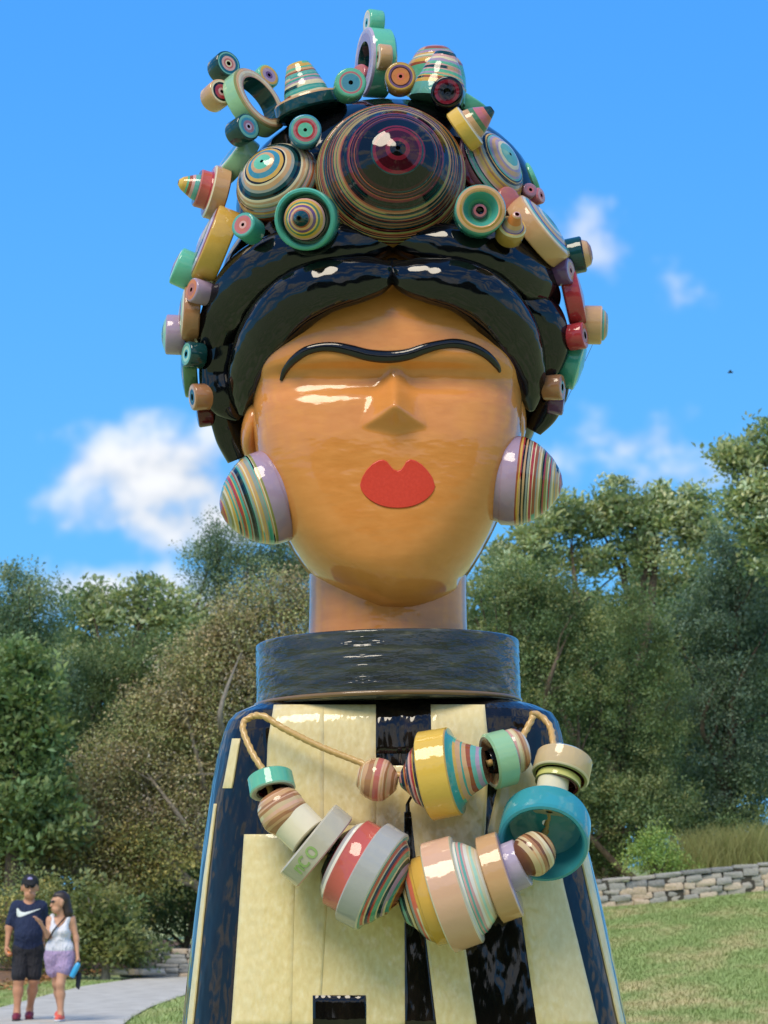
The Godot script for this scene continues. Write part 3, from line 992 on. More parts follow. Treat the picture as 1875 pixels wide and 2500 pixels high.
	bead(s, 1105, 494, 0.235, Vector3(0.20, 0.40, 0.88), [[-34, 0, "olive"], [-34, 26, "mustard2"], [-26, 31, "mustard2"], [6, 31, "mustard2"], [10, 28, "cream"], [10, 25, "mustard"], [11, 23, "purple"], [18, 21, "lav"], [26, 16, "tan"], [44, 10, "orange"], [47, 8, "tan"], [48, 5, "pink2"], [40, 4, "darkred"], [40, 0, "darkred"]], 44)
	bead(s, 1163, 500, 0.12, Vector3(0.76, 0.55, 0.34), disc(84, 44, "tan", [[80, "cream"], [74, "teal2"], [66, "purple"], [60, "mustard"], [48, "grey"], [40, "cream"], [30, "teal2"], [18, "green2"]], 16.0), 64)
	bead(s, 1243, 552, 0.05, Vector3(0.94, 0.16, 0.16), [[-26, 0, "darkteal"], [-26, 35, "darkteal"], [-22, 39, "darkteal"], [16, 39, "darkteal"], [19, 36, "black"], [19, 31, "palegreen"], [30, 26, "tan"], [36, 14, "tan2"], [37, 0, "rose"]], 44)
	bead(s, 1213, 588, 0.10, Vector3(0.86, 0.05, 0.42), disc(29, 44, "purple", [[25, "lav"], [20, "tan"], [12, "orange"]], 0.0, 5.0))
	bead(s, 1236, 644, 0.05, Vector3(0.97, 0.20, 0.10), disc(66, 36, "red", [[62, "pink2"], [50, "tan"], [36, "red"]], 8.0), 56)
	bead(s, 1283, 702, 0.03, Vector3(0.99, -0.04, 0.08), [[-26, 0, "tan"], [-26, 38, "tan"], [-22, 42, "tan"], [14, 42, "tan"], [17, 40, "peach"], [18, 34, "grey"], [22, 33, "teal2"], [25, 29, "tan"], [29, 24, "grey"], [31, 12, "cream"], [31, 0, "teal2"]], 48)
	bead(s, 1246, 727, 0.08, Vector3(0.90, 0.06, 0.36), disc(29, 38, "red", [[25, "red2"], [15, "lav"]], 0.0, 8.0))
	bead(s, 1236, 786, 0.02, Vector3(0.94, -0.30, 0.10), disc(54, 36, "teal", [[50, "seafoam"], [36, "teal2"]], 8.0), 52)
	bead(s, 1195, 837, 0.07, Vector3(0.92, -0.05, 0.34), disc(28, 42, "tan2", [[24, "rust2"], [14, "green2"]], 0.0, 8.0))
	bead(s, 1202, 868, 0.01, Vector3(0.96, -0.15, 0.10), disc(28, 34, "purple", [[24, "mauve"], [14, "lav"]]))
	# the dark cap under the rolls
	var u := unit(845, 400, 0.0)
	var cap := part("headdress_base", ball(330 * u, 235 * u, 0.20, 48, 28), M.hair, s)
	cap.position = P(838, 450, -0.03)

func cord(parent: Node, pts: Array, r: float) -> void:
	var path := []
	for p in pts:
		path.append([P(p[0], p[1], p[2]), r * unit(p[0], p[1], p[2])])
	part("cord", tube(curve(path, 14), 14, 1.0, Vector3.BACK, 420.0, 3), M.cord, parent)

func make_necklaces() -> void:
	var a := thing("bead_necklace", "short upper string of striped beads with a broad yellow ring on the statue's chest", "necklace")
	cord(a, [[548, 1546, 0.225], [572, 1548, 0.232], [610, 1572, 0.24], [690, 1612, 0.25], [780, 1648, 0.262], [830, 1672, 0.275], [960, 1672, 0.28], [1060, 1648, 0.27], [1112, 1620, 0.255], [1135, 1580, 0.235], [1152, 1548, 0.222]], 7.0)
	bead(a, 815, 1684, 0.275, Vector3(0.97, -0.16, 0.12), [[-42, 8, "tan"], [-42, 22, "tan2"], [-30, 36, "*4:gold", 2], [-2, 47, "*3:gold", 2], [10, 46, "rose"], [30, 33, "*6:bamboo", 3], [44, 16, "*4:bamboo", 1], [44, 6, "brown"]], 48, "bead")
	var yel := bead(a, 952, 1671, 0.285, Vector3(0.955, 0.16, 0.22), [[-92, 8, "darkred"], [-90, 16, "wine"], [-62, 56, "*7:neck", 3], [-36, 84, "*6:neck", 3], [-34, 90, "peach"], [-34, 95, "yellow"], [-31, 98, "yellow"], [30, 97, "yellow"], [33, 94, "mustard"], [34, 84, "teal"], [44, 72, "teal"], [78, 50, "*5:hat", -3], [100, 40, "*3:hat", -1], [102, 10, "brown"]], 80, "bead")
	bead(a, 1078, 1641, 0.262, Vector3(0.93, 0.24, -0.26), [[-24, 26, "black"], [-6, 30, "black"], [-22, 50, "brown"], [-24, 56, "grey"], [-20, 62, "palegreen"], [22, 62, "palegreen"], [25, 58, "mint"], [25, 10, "seafoam"]], 56, "bead")
	bead(a, 1112, 1622, 0.235, Vector3(0.93, 0.28, -0.24), [[-24, 20, "goldp"], [-18, 44, "white"], [0, 49, "*3:pale", 2], [16, 44, "*3:gold", 2], [26, 26, "*3:pale", 2], [28, 8, "tan"]], 48, "bead")
	var b := thing("bead_necklace", "long lower string of large beads with a turquoise bowl bead at its right", "necklace")
	cord(b, [[556, 1544, 0.215], [530, 1556, 0.212], [526, 1580, 0.225], [546, 1628, 0.245], [572, 1672, 0.262], [606, 1756, 0.285], [682, 1826, 0.295], [775, 1894, 0.305], [856, 1948, 0.305], [980, 1930, 0.305], [1078, 1895, 0.30], [1148, 1848, 0.312], [1166, 1822, 0.26], [1180, 1790, 0.245], [1194, 1722, 0.275], [1206, 1660, 0.26], [1196, 1610, 0.235], [1188, 1570, 0.205], [1166, 1546, 0.195], [1146, 1542, 0.2]], 7.0)
	bead(b, 586, 1692, 0.272, Vector3(0.20, -0.90, 0.36), [[-20, 14, "seafoam"], [-20, 44, "seafoam"], [-16, 49, "seafoam"], [18, 50, "seafoam"], [21, 47, "mint"], [21, 42, "silver"], [20, 36, "grey"], [19, 31, "black"], [10, 30, "darkred"], [0, 26, "maroon"], [0, 6, "black"]], 56, "bead")
	bead(b, 610, 1752, 0.285, Vector3(0.52, -0.84, 0.12), [[-44, 8, "tan"], [-42, 32, "tan2"], [-28, 46, "*4:bamboo", 1], [0, 52, "*5:bamboo", 2], [26, 48, "*4:bamboo", 2], [40, 38, "tan2"], [42, 8, "tan"]], 52, "bead")
	bead(b, 648, 1789, 0.29, Vector3(0.70, -0.68, 0.16), [[-30, 8, "ivory"], [-30, 44, "ivory"], [-27, 48, "ivory"], [26, 47, "ivory"], [28, 43, "ivory"], [28, 8, "ivory"]], 52, "bead")
	var ring := bead(b, 683, 1826, 0.298, Vector3(0.775, -0.63, -0.06), [[-25, 14, "greige"], [-25, 92, "greige"], [-22, 96, "greige"], [22, 96, "greige"], [25, 93, "pink2"], [25, 84, "brown"], [22, 80, "brown"], [22, 10, "black"]], 72, "bead", "varnish", 0.003)
	letters(ring, unit(683, 1826, 0.298))
	bead(b, 790, 1886, 0.308, Vector3(0.865, -0.48, 0.14), [[-84, 14, "black"], [-82, 56, "black"], [-70, 74, "darkteal"], [-66, 84, "wine"], [-58, 92, "silver"], [-52, 96, "white"], [-50, 99, "rose"], [-48, 103, "rose"], [-12, 104, "red2"], [-10, 106, "coral"], [-9, 116, "white"], [-6, 119, "silver"], [40, 117, "silver"], [43, 113, "white"], [44, 104, "teal2"], [66, 76, "*8:neck", 4], [86, 40, "*7:mix", 4], [92, 24, "rust"], [92, 6, "brown"]], 88, "bead")
	bead(b, 960, 1936, 0.31, Vector3(0.945, 0.30, 0.14), [[-98, 8, "brown"], [-96, 30, "tan"], [-66, 72, "*7:mix", 3], [-46, 90, "*4:neck", 2], [-45, 94, "mustard"], [-42, 97, "mustard"], [-18, 99, "mustard"], [-16, 102, "lilac"], [-15, 119, "cream"], [-12, 122, "ivory"], [50, 119, "peach"], [53, 115, "cream"], [54, 104, "white"], [84, 86, "*7:pale", 3], [100, 70, "*3:pale", 2], [104, 40, "goldp"], [104, 8, "brown"]], 88, "bead")
	bead(b, 1079, 1895, 0.305, Vector3(0.94, 0.31, 0.13), [[-24, 20, "brown"], [-24, 93, "tan"], [-21, 97, "tan"], [22, 96, "tan"], [25, 92, "peach"], [25, 8, "lav"]], 72, "bead")
	bead(b, 1112, 1870, 0.302, Vector3(0.90, 0.38, 0.2), [[-20, 8, "lilac"], [-20, 50, "lilac"], [-16, 54, "lilac"], [18, 53, "lilac"], [21, 49, "lilac"], [21, 8, "lilac"]], 52, "bead")
	bead(b, 1152, 1845, 0.322, Vector3(-0.80, -0.52, 0.30), [[-44, 8, "tan2"], [-42, 26, "brown"], [-22, 44, "*5:gold", 2], [6, 48, "*4:gold", 1], [26, 40, "*4:gold", 2], [40, 26, "brown"], [42, 8, "brown"]], 48, "bead")
	var bowl := bead(b, 1176, 1800, 0.28, Vector3(-0.14, -0.56, 0.82), [[-46, 14, "aqua"], [-46, 90, "aqua"], [-40, 97, "aqua"], [34, 98, "aqua"], [42, 95, "bluegreen"], [43, 89, "aqua"], [38, 84, "aqua"], [-34, 78, "aqua"], [-42, 60, "aqua"], [-42, 8, "aqua"]], 80, "bead")
	bead(b, 1192, 1712, 0.272, Vector3(0.16, 0.96, -0.22), [[-44, 8, "cream"], [-44, 36, "cream"], [44, 34, "ivory"], [44, 8, "cream"]], 44, "bead")
	bead(b, 1214, 1662, 0.255, Vector3(-0.24, -0.86, 0.40), [[-32, 12, "cream"], [-32, 56, "cream"], [-27, 62, "cream"], [16, 63, "goldp"], [20, 60, "cream"], [21, 54, "olive"], [14, 50, "brown"], [6, 46, "darkred"], [6, 8, "maroon"]], 60, "bead")
	bead(b, 1206, 1688, 0.262, Vector3(-0.24, -0.86, 0.40), [[-8, 44, "maroon"], [-8, 49, "lime"], [8, 50, "lime"], [9, 46, "olive"], [9, 40, "darkred"], [-4, 38, "maroon"], [-8, 44, "maroon"]], 56, "bead_lining")

func letters(ring: Node3D, u: float) -> void:
	var m := plain("93b06c", 0.15)
	var font := SystemFont.new()
	font.font_names = PackedStringArray(["Droid Sans"])
	font.font_weight = 700
	# along the band the writing runs from low on the front up to the middle, read from the outer side
	var inv := ring.global_transform.affine_inverse() if ring.is_inside_tree() else ring.transform.affine_inverse()
	var n := 0
	for spot in [["O", 664.0, 1835.0], ["C", 643.0, 1863.0], ["n", 625.0, 1888.0]]:
		var target := P(spot[1], spot[2], 0.372)
		var p := inv * target
		var t := atan2(p.z, p.x)
		var out := Vector3(cos(t), 0, sin(t))
		var tm := TextMesh.new()
		tm.text = spot[0]
		tm.font = font
		tm.font_size = 32
		tm.pixel_size = 37.0 * u / 32.0
		tm.depth = 0.0008
		var o := part("letter", tm, m, ring)
		var across := Vector3.UP            # the band's axis, towards lower right in the picture
		var x := out.cross(across).normalized()
		# the writing's own right runs up the band, its top points back along the axis
		var right := x if (ring.transform.basis * x).y > 0.0 else -x
		var upv := out.cross(right)
		o.transform = Transform3D(Basis(right, upv, out), out * (96.6 * u) + Vector3(0, (-p.y * 0.0), 0))
		n += 1

# ---------------------------------------------------------------- ground
func ground_y(x: float, z: float) -> float:
	var d := EYE.z - z
	var rise := smoothstep(0.0, 5.0, x) * smoothstep(26.0, 56.0, d) * 1.36 + smoothstep(4.4, 9.5, x) * smoothstep(36.0, 60.0, d) * 0.52
	var back := smoothstep(46.0, 74.0, d) * 2.0 * smoothstep(-8.0, 6.0, x + 4.0)
	return rise + back * 0.4

func on_ground(dx: float, dy: float) -> Vector3:
	var r := ray(dx, dy)
	var t := 5.0
	while t < 140.0:
		var p := EYE + r * t
		if p.y < ground_y(p.x, p.z):
			return Vector3(p.x, ground_y(p.x, p.z), p.z)
		t += 0.1
	return EYE + r * t

func make_ground() -> void:
	var xs := []
	var zs := []
	for v in [-900.0, -400.0, -200.0, -120.0, -80.0, -60.0]:
		xs.append(v)
	for k in 81:
		xs.append(-40.0 + k)
	for v in [60.0, 80.0, 120.0, 200.0, 400.0, 900.0]:
		xs.append(v)
	for v in [-900.0, -500.0, -250.0, -150.0, -110.0]:
		zs.append(v)
	for k in 111:
		zs.append(-90.0 + k)
	for v in [40.0, 80.0, 200.0, 500.0, 900.0]:
		zs.append(v)
	var blot := FastNoiseLite.new()
	blot.seed = 8
	blot.frequency = 0.16
	blot.fractal_octaves = 3
	var v := PackedVector3Array()
	for z in zs:
		for x in xs:
			v.append(Vector3(x, ground_y(x, z), z))
	var ix := grid_index(xs.size(), zs.size(), false)
	var f := (v[ix[2]] - v[ix[0]]).cross(v[ix[1]] - v[ix[0]])
	if f.y < 0.0:
		for t in range(0, ix.size(), 3):
			var k := ix[t + 1]
			ix[t + 1] = ix[t + 2]
			ix[t + 2] = k
	var m := StandardMaterial3D.new()
	m.uv1_triplanar = true
	m.uv1_world_triplanar = true
	m.uv1_scale = Vector3(0.12, 0.12, 0.12)
	m.albedo_texture = noise(0.012, 5, 51, 1024, ramp([[0.0, "90a468"], [0.38, "a6b478"], [0.55, "b4bc80"], [0.72, "c4c290"], [1.0, "d0c49c"]]))
	m.roughness = 0.95
	m.metallic_specular = 0.2
	var g := part("lawn_ground", smooth(v, ix, PackedColorArray(), false), m)
	g.set_meta("kind", "structure")
	# grass tufts where the lawn is in view
	var blade := PackedVector3Array()
	var bi := PackedInt32Array()
	var r := RandomNumberGenerator.new()
	r.seed = 5
	for k in 7:
		var a := r.randf() * TAU
		var at := Vector3(r.randf_range(-0.06, 0.06), 0, r.randf_range(-0.06, 0.06))
		var side := Vector3(cos(a), 0, sin(a)) * 0.006
		var lean := Vector3(r.randf_range(-0.03, 0.03), r.randf_range(0.03, 0.06), r.randf_range(-0.03, 0.03))
		var b := blade.size()
		blade.append_array(PackedVector3Array([at - side, at + side, at + lean]))
		bi.append_array(PackedInt32Array([b, b + 1, b + 2]))
	var bn := PackedVector3Array()
	for k in blade.size():
		bn.append(Vector3(0, 1, 0.15).normalized())
	var gm := StandardMaterial3D.new()
	gm.vertex_color_use_as_albedo = true
	gm.roughness = 0.8
	gm.cull_mode = BaseMaterial3D.CULL_DISABLED
	gm.backlight_enabled = true
	gm.backlight = Color(0.3, 0.3, 0.2)
	var xf := []
	var cs := []
	for k in 60000:
		var right := r.randf() < 0.72
		var d := sqrt(r.randf_range(26.5 * 26.5, 53.0 * 53.0))
		var x := r.randf_range(0.085, 0.185) * d if right else r.randf_range(-0.19, -0.075) * d
		var z := EYE.z - d
		if right and z < wall_z(x) + 0.3:
			continue
		if not right and (on_path(x, z) or z < -40.5 + 0.4 * sin(x * 2.0)):
			continue
		var dry := clampf(blot.get_noise_2d(x * 3.4 + z * 1.4, z * 1.6 - x * 0.7) * 1.3 + 0.35 * smoothstep(40.0, 30.0, d) * float(right) + r.randf_range(-0.25, 0.25) + 0.1, 0.0, 1.0)
		if not right:
			dry *= 0.45
		xf.append(Transform3D(Basis(Vector3.UP, r.randf() * TAU).scaled(Vector3.ONE * r.randf_range(0.7, 1.2)), Vector3(x, ground_y(x, z), z)))
		var c := lin("acc67e").lerp(lin("e0d6a2"), dry)
		var q := r.randf_range(0.8, 1.15)
		cs.append(Color(c.r * q, c.g * q, c.b * q))
	var o := copies("lawn_grass", mk(blade, bn, PackedColorArray(), bi), gm, xf, cs)
	tag(o, "short mown grass of the lawn, green with dry straw patches", "grass")
	o.set_meta("kind", "stuff")

func copies(called: String, mesh: Mesh, mat: Material, xf: Array, cs: Array, parent: Node = null) -> MultiMeshInstance3D:
	var mm := MultiMesh.new()
	mm.transform_format = MultiMesh.TRANSFORM_3D
	mm.use_colors = true
	mm.mesh = mesh
	mm.instance_count = xf.size()
	for k in xf.size():
		mm.set_instance_transform(k, xf[k])
		mm.set_instance_color(k, cs[k])
	var o := MultiMeshInstance3D.new()
	o.multimesh = mm
	o.material_override = mat
	if parent:
		o.name = called
		parent.add_child(o, true)
	else:
		o.name = numbered(called)
		add_child(o)
	return o

# ---------------------------------------------------------------- path, bed and walls
const PATH_FAR := [[-500, 2260], [-200, 2216], [0, 2181], [100, 2154], [180, 2134], [300, 2116], [405, 2101], [520, 2090], [640, 2086]]
const PATH_NEAR := [[60, 2420], [180, 2300], [262, 2222], [285, 2202], [325, 2180], [405, 2151], [520, 2124], [640, 2104]]
var path_poly := PackedVector2Array()

func on_path(x: float, z: float) -> bool:
	return Geometry2D.is_point_in_polygon(Vector2(x, z), path_poly)

func make_path() -> void:
	var a := []
	var b := []
	for q in PATH_FAR:
		a.append(on_ground(q[0], q[1]))
	for q in PATH_NEAR:
		b.append(on_ground(q[0], q[1]))
	for p in a:
		path_poly.append(Vector2(p.x, p.z))
	b.reverse()
	for p in b:
		path_poly.append(Vector2(p.x, p.z))
	var fill := Geometry2D.triangulate_polygon(path_poly)
	var st := SurfaceTool.new()
	st.begin(Mesh.PRIMITIVE_TRIANGLES)
	var top := 0.03
	for t in range(0, fill.size(), 3):
		var q := [path_poly[fill[t]], path_poly[fill[t + 1]], path_poly[fill[t + 2]]]
		if (q[1] - q[0]).cross(q[2] - q[0]) < 0.0:
			q.reverse()
		for p in q:
			st.set_normal(Vector3.UP)
			st.add_vertex(Vector3(p.x, top + ground_y(p.x, p.y), p.y))
	var n := path_poly.size()
	for k in n:
		var p := path_poly[k]
		var q := path_poly[(k + 1) % n]
		var out := Vector3(q.y - p.y, 0, p.x - q.x).normalized()
		var v := [Vector3(p.x, top, p.y), Vector3(q.x, top, q.y), Vector3(q.x, -0.05, q.y), Vector3(p.x, -0.05, p.y)]
		for e in [0, 1, 2, 0, 2, 3]:
			st.set_normal(out)
			st.add_vertex(v[e])
	var m := StandardMaterial3D.new()
	m.uv1_triplanar = true
	m.uv1_world_triplanar = true
	m.uv1_scale = Vector3(0.3, 0.3, 0.3)
	m.albedo_texture = noise(0.012, 5, 61, 512, ramp([[0.0, "a8a294"], [0.5, "beb8aa"], [1.0, "cec8ba"]]))
	m.roughness = 0.9
	var o := part("concrete_path", st.commit(), m)
	o.set_meta("kind", "structure")
	# strip of brown mulch along the shrubs, a real low bank
	var bank := PackedVector3Array()
	var e := []
	for q in [[-300, 2160], [-60, 2150], [60, 2128], [150, 2112], [260, 2102], [330, 2098], [405, 2092], [520, 2082]]:
		e.append(on_ground(q[0], q[1]))
	for k in e.size():
		for j in 6:
			var f := j / 5.0
			var p: Vector3 = e[k] + Vector3(-0.25, 0, -1.0) * 14.0 * f
			bank.append(Vector3(p.x, ground_y(p.x, p.z) + 0.05 + 0.16 * smoothstep(0.0, 0.3, f) - (0.15 if j == 0 else 0.0), p.z))
	var ix := grid_index(6, e.size(), false)
	var f0 := (bank[ix[2]] - bank[ix[0]]).cross(bank[ix[1]] - bank[ix[0]])
	if f0.y < 0.0:
		for t in range(0, ix.size(), 3):
			var k := ix[t + 1]
			ix[t + 1] = ix[t + 2]
			ix[t + 2] = k
	var mm := StandardMaterial3D.new()
	mm.uv1_triplanar = true
	mm.uv1_world_triplanar = true
	mm.uv1_scale = Vector3(0.8, 0.8, 0.8)
	mm.albedo_texture = noise(0.03, 4, 63, 512, ramp([[0.0, "4a3a2a"], [0.5, "7a5c42"], [1.0, "a07c5c"]]))
	mm.roughness = 0.95
	var o2 := part("mulch_bed", smooth(bank, ix, PackedColorArray(), false), mm)
	o2.set_meta("kind", "structure")

func fallen_leaves() -> void:
	var r := RandomNumberGenerator.new()
	r.seed = 66
	var v := PackedVector3Array([Vector3(-0.05, 0, 0), Vector3(0, 0.012, 0.028), Vector3(0.05, 0.004, 0), Vector3(0, 0.012, -0.028)])
	var m := smooth(v, PackedInt32Array([0, 2, 1, 0, 3, 2]), PackedColorArray(), false)
	var mat := StandardMaterial3D.new()
	mat.vertex_color_use_as_albedo = true
	mat.roughness = 0.8
	mat.cull_mode = BaseMaterial3D.CULL_DISABLED
	var xf := []
	var cs := []
	var e := []
	for q in [[-60, 2152], [60, 2130], [150, 2114], [260, 2104], [330, 2100], [405, 2094]]:
		e.append(on_ground(q[0], q[1]))
	for k in 1500:
		var f := r.randf() * (e.size() - 1.001)
		var p: Vector3 = (e[int(f)] as Vector3).lerp(e[int(f) + 1], f - int(f)) + Vector3(r.randfn() * 0.2, 0, r.randfn() * 0.8)
		var y := 0.03 if on_path(p.x, p.z) else (0.10 if r.randf() < 0.5 else 0.06)
		if on_path(p.x, p.z) and r.randf() < 0.8:
			continue
		xf.append(Transform3D(Basis.from_euler(Vector3(r.randfn() * 0.2, r.randf() * TAU, r.randfn() * 0.2)), Vector3(p.x, y + 0.006, p.z)))
		cs.append(lin(["9a6038", "b07a48", "7c5436", "a8884e"][r.randi() % 4]))
	var o := copies("fallen_leaves", m, mat, xf, cs)
	tag(o, "scattered brown fallen leaves along the edge of the planting bed", "leaves")
	o.set_meta("kind", "stuff")

func rock(sx: float, sy: float, sz: float, r: RandomNumberGenerator) -> ArrayMesh:    # a rounded rough block
	var v := PackedVector3Array()
	var ix := PackedInt32Array()
	var n := 4
	var axes := [[Vector3.RIGHT, Vector3.UP, Vector3.BACK], [Vector3.LEFT, Vector3.UP, Vector3.FORWARD], [Vector3.FORWARD, Vector3.UP, Vector3.RIGHT], [Vector3.BACK, Vector3.UP, Vector3.LEFT], [Vector3.RIGHT, Vector3.FORWARD, Vector3.UP], [Vector3.RIGHT, Vector3.BACK, Vector3.DOWN]]
	var wob := FastNoiseLite.new()
	wob.seed = r.randi() % 1000
	wob.frequency = 0.9
	for a in axes:
		var s := v.size()
		for b in n:
			for c in n:
				var p: Vector3 = a[2] + a[0] * (2.0 * c / (n - 1) - 1.0) + a[1] * (2.0 * b / (n - 1) - 1.0)
				var q := p.lerp(p.normalized() * 1.25, 0.30)
				q *= 1.0 + 0.16 * wob.get_noise_3dv(p * 1.3)
				v.append(Vector3(q.x * sx, q.y * sy, q.z * sz) * 0.5)
		for b in n - 1:
			for c in n - 1:
				var p := s + b * n + c
				ix.append_array(PackedInt32Array([p, p + n, p + 1, p + 1, p + n, p + n + 1]))
	return smooth(v, ix)

func wall_z(x: float) -> float:
	return EYE.z - 51.5 - 0.6 * (x - 5.0) * 0.15

func stone_mats() -> Array:
	var out := []
	for s in [["7c7a74", "a09e98", "bab7ae"], ["8a847a", "b0aaa0", "ccc4b6"], ["a09078", "c8b49c", "dccab2"], ["6a6a68", "8c8c8a", "aaa9a4"], ["a89a8a", "cebca6", "e4d6c0"]]:
		var m := StandardMaterial3D.new()
		m.uv1_triplanar = true
		m.uv1_scale = Vector3(1.2, 1.2, 1.2)
		m.uv1_offset = Vector3(out.size() * 0.37, 0, 0)
		m.albedo_texture = noise(0.02, 4, 90 + out.size(), 256, ramp([[0.0, s[0]], [0.5, s[1]], [1.0, s[2]]]))
		m.roughness = 0.9
		m.heightmap_enabled = true
		m.heightmap_texture = m.albedo_texture
		m.heightmap_scale = 2.0
		out.append(m)
	return out

func make_walls() -> void:
	var mats := stone_mats()
	var core := plain("4a463e", 0.95)
	var r := RandomNumberGenerator.new()
	r.seed = 31
	var shapes := []
	for k in 10:
		shapes.append(rock(1, 1, 1, r))
	var w := thing("stone_wall", "low dry-laid grey stone wall along the top of the sloping lawn", "wall", Vector3(5.5, 0, wall_z(5.5)))
	var x := 3.6
	var fill := BoxMesh.new()
	fill.size = Vector3(6.4, 0.62, 0.30)
	var seg := 0
	while seg < 4:
		var bm := BoxMesh.new()
		bm.size = Vector3(1.7, 0.56, 0.28)
		var xx := 4.2 + seg * 1.62
		var f := part("wall_core", bm, core, w)
		f.position = Vector3(xx - 5.5, base_y(xx) + 0.28, wall_z(xx) - w.position.z - 0.02)
		f.rotation.z = atan((base_y(xx + 0.5) - base_y(xx - 0.5)))
		seg += 1
	for course in 5:
		x = 3.4 + r.randf() * 0.2
		while x < 9.6:
			var cap := course == 4
			var len := r.randf_range(0.22, 0.52) if not cap else r.randf_range(0.45, 0.85)
			var hgt := r.randf_range(0.12, 0.165) if not cap else r.randf_range(0.07, 0.10)
			var xc := x + len / 2
			var o := part("stone", shapes[r.randi() % shapes.size()], mats[[0, 3, 0, 1, 3][r.randi() % 5] if course >= 3 else [1, 2, 4, 0, 2][r.randi() % 5]], w)
			o.scale = Vector3(len * 0.98, hgt * 1.08, 0.40 * r.randf_range(0.9, 1.1))
			o.position = Vector3(xc - 5.5, base_y(xc) + 0.06 + 0.136 * course + r.randf_range(-0.012, 0.012), wall_z(xc) - w.position.z + r.randf_range(-0.03, 0.03))
			o.rotation = Vector3(r.randf_range(-0.06, 0.06), r.randf_range(-0.08, 0.08), atan(base_y(xc + 0.5) - base_y(xc - 0.5)) + r.randf_range(-0.05, 0.05))
			x += len
	# the ruined low wall at the left end of the path
	var lw := thing("low_stone_wall", "short weathered wall of flat stones half hidden under the trees beside the path", "wall", far(380, 2090, 46.0))
	lw.position.y = 0.0
	for course in 6:
		var at := -1.1 + course * 0.12 + r.randf() * 0.1
		while at < 1.6:
			var len := r.randf_range(0.25, 0.5)
			var o := part("stone", shapes[r.randi() % shapes.size()], mats[[0, 1, 3, 2][r.randi() % 4]], lw)
			o.scale = Vector3(len, 0.10, 0.38)
			o.position = Vector3(at + len / 2, 0.07 + course * 0.092, r.randf_range(-0.03, 0.03) - 0.12 * at)
			o.rotation = Vector3(r.randf_range(-0.05, 0.05), 0.12 + r.randf_range(-0.1, 0.1), r.randf_range(-0.06, 0.06))
			at += len
	for q in [[290, 2088], [318, 2092], [262, 2092]]:
		var o := part("flat_stone", shapes[q[0] % 10], mats[q[0] % 3], lw)
		var p := far(q[0], q[1], 45.2)
		o.scale = Vector3(0.55, 0.12, 0.5)
		o.position = Vector3(p.x - lw.position.x, 0.16, p.z - lw.position.z)
		o.rotation.y = q[0]

func base_y(x: float) -> float:
	return ground_y(x, wall_z(x)) - 0.02

# ---------------------------------------------------------------- trees
var leaf_mats := {}
var sprigs := {}

func sprig(kind: String) -> ArrayMesh:
	if sprigs.has(kind):
		return sprigs[kind]
	var r := RandomNumberGenerator.new()
	r.seed = kind.hash()
	var many := 9
	var long := 0.12
	var wide := 0.055
	var spread := 0.15
	match kind:
		"small":
			many = 12
			long = 0.075
			wide = 0.04
			spread = 0.14
		"twiggy":
			many = 8
			long = 0.07
			wide = 0.03
			spread = 0.16
		"broad":
			many = 7
			long = 0.16
			wide = 0.085
			spread = 0.17
		"needle":
			many = 14
			long = 0.13
			wide = 0.022
			spread = 0.11
	var v := PackedVector3Array()
	var n := PackedVector3Array()
	var ix := PackedInt32Array()
	for k in many:
		var at := Vector3(r.randfn(), r.randfn() * 0.7, r.randfn()) * spread * 0.6
		var dir := (at.normalized() + Vector3(r.randf_range(-0.8, 0.8), r.randf_range(-0.7, 0.5), r.randf_range(-0.8, 0.8))).normalized()
		var side := dir.cross(Vector3(r.randfn(), r.randfn() + 1.5, r.randfn())).normalized()
		var up := side.cross(dir).normalized()
		var l := long * r.randf_range(0.7, 1.25)
		var w := wide * r.randf_range(0.75, 1.2)
		var b := v.size()
		v.append_array(PackedVector3Array([at, at + dir * l * 0.5 + side * w * 0.5 + up * w * 0.16, at + dir * l - up * l * 0.12, at + dir * l * 0.5 - side * w * 0.5 + up * w * 0.16]))
		for e in 4:
			n.append((up + at.normalized() * 0.25).normalized())
		ix.append_array(PackedInt32Array([b, b + 2, b + 1, b, b + 3, b + 2]))
		# geometry faces up: clockwise seen from above
		var f := (v[b + 1] - v[b]).cross(v[b + 2] - v[b])
		if f.dot(up) < 0.0:
			var m := ix.size()
			for t in [m - 6, m - 3]:
				var q := ix[t + 1]
				ix[t + 1] = ix[t + 2]
				ix[t + 2] = q
	if kind == "twiggy":      # bare twig ends among the leaves
		for k in 3:
			var a := Vector3(r.randfn(), r.randfn() * 0.5, r.randfn()) * 0.06
			var d := Vector3(r.randf_range(-1, 1), r.randf_range(-0.3, 0.8), r.randf_range(-1, 1)).normalized() * 0.22
			var s := d.cross(Vector3.UP).normalized() * 0.006
			var b := v.size()
			v.append_array(PackedVector3Array([a - s, a + s, a + d]))
			for e in 3:
				n.append(s.cross(d).normalized())
			ix.append_array(PackedInt32Array([b, b + 1, b + 2]))
	sprigs[kind] = mk(v, n, PackedColorArray(), ix)
	return sprigs[kind]

func leaf_mat(thin: float) -> StandardMaterial3D:
	if not leaf_mats.has(thin):
		var m := StandardMaterial3D.new()
		m.vertex_color_use_as_albedo = true
		m.roughness = 0.55
		m.metallic_specular = 0.4
		m.cull_mode = BaseMaterial3D.CULL_DISABLED
		m.backlight_enabled = true
		m.backlight = Color(thin, thin, thin * 0.8)
		leaf_mats[thin] = m
	return leaf_mats[thin]

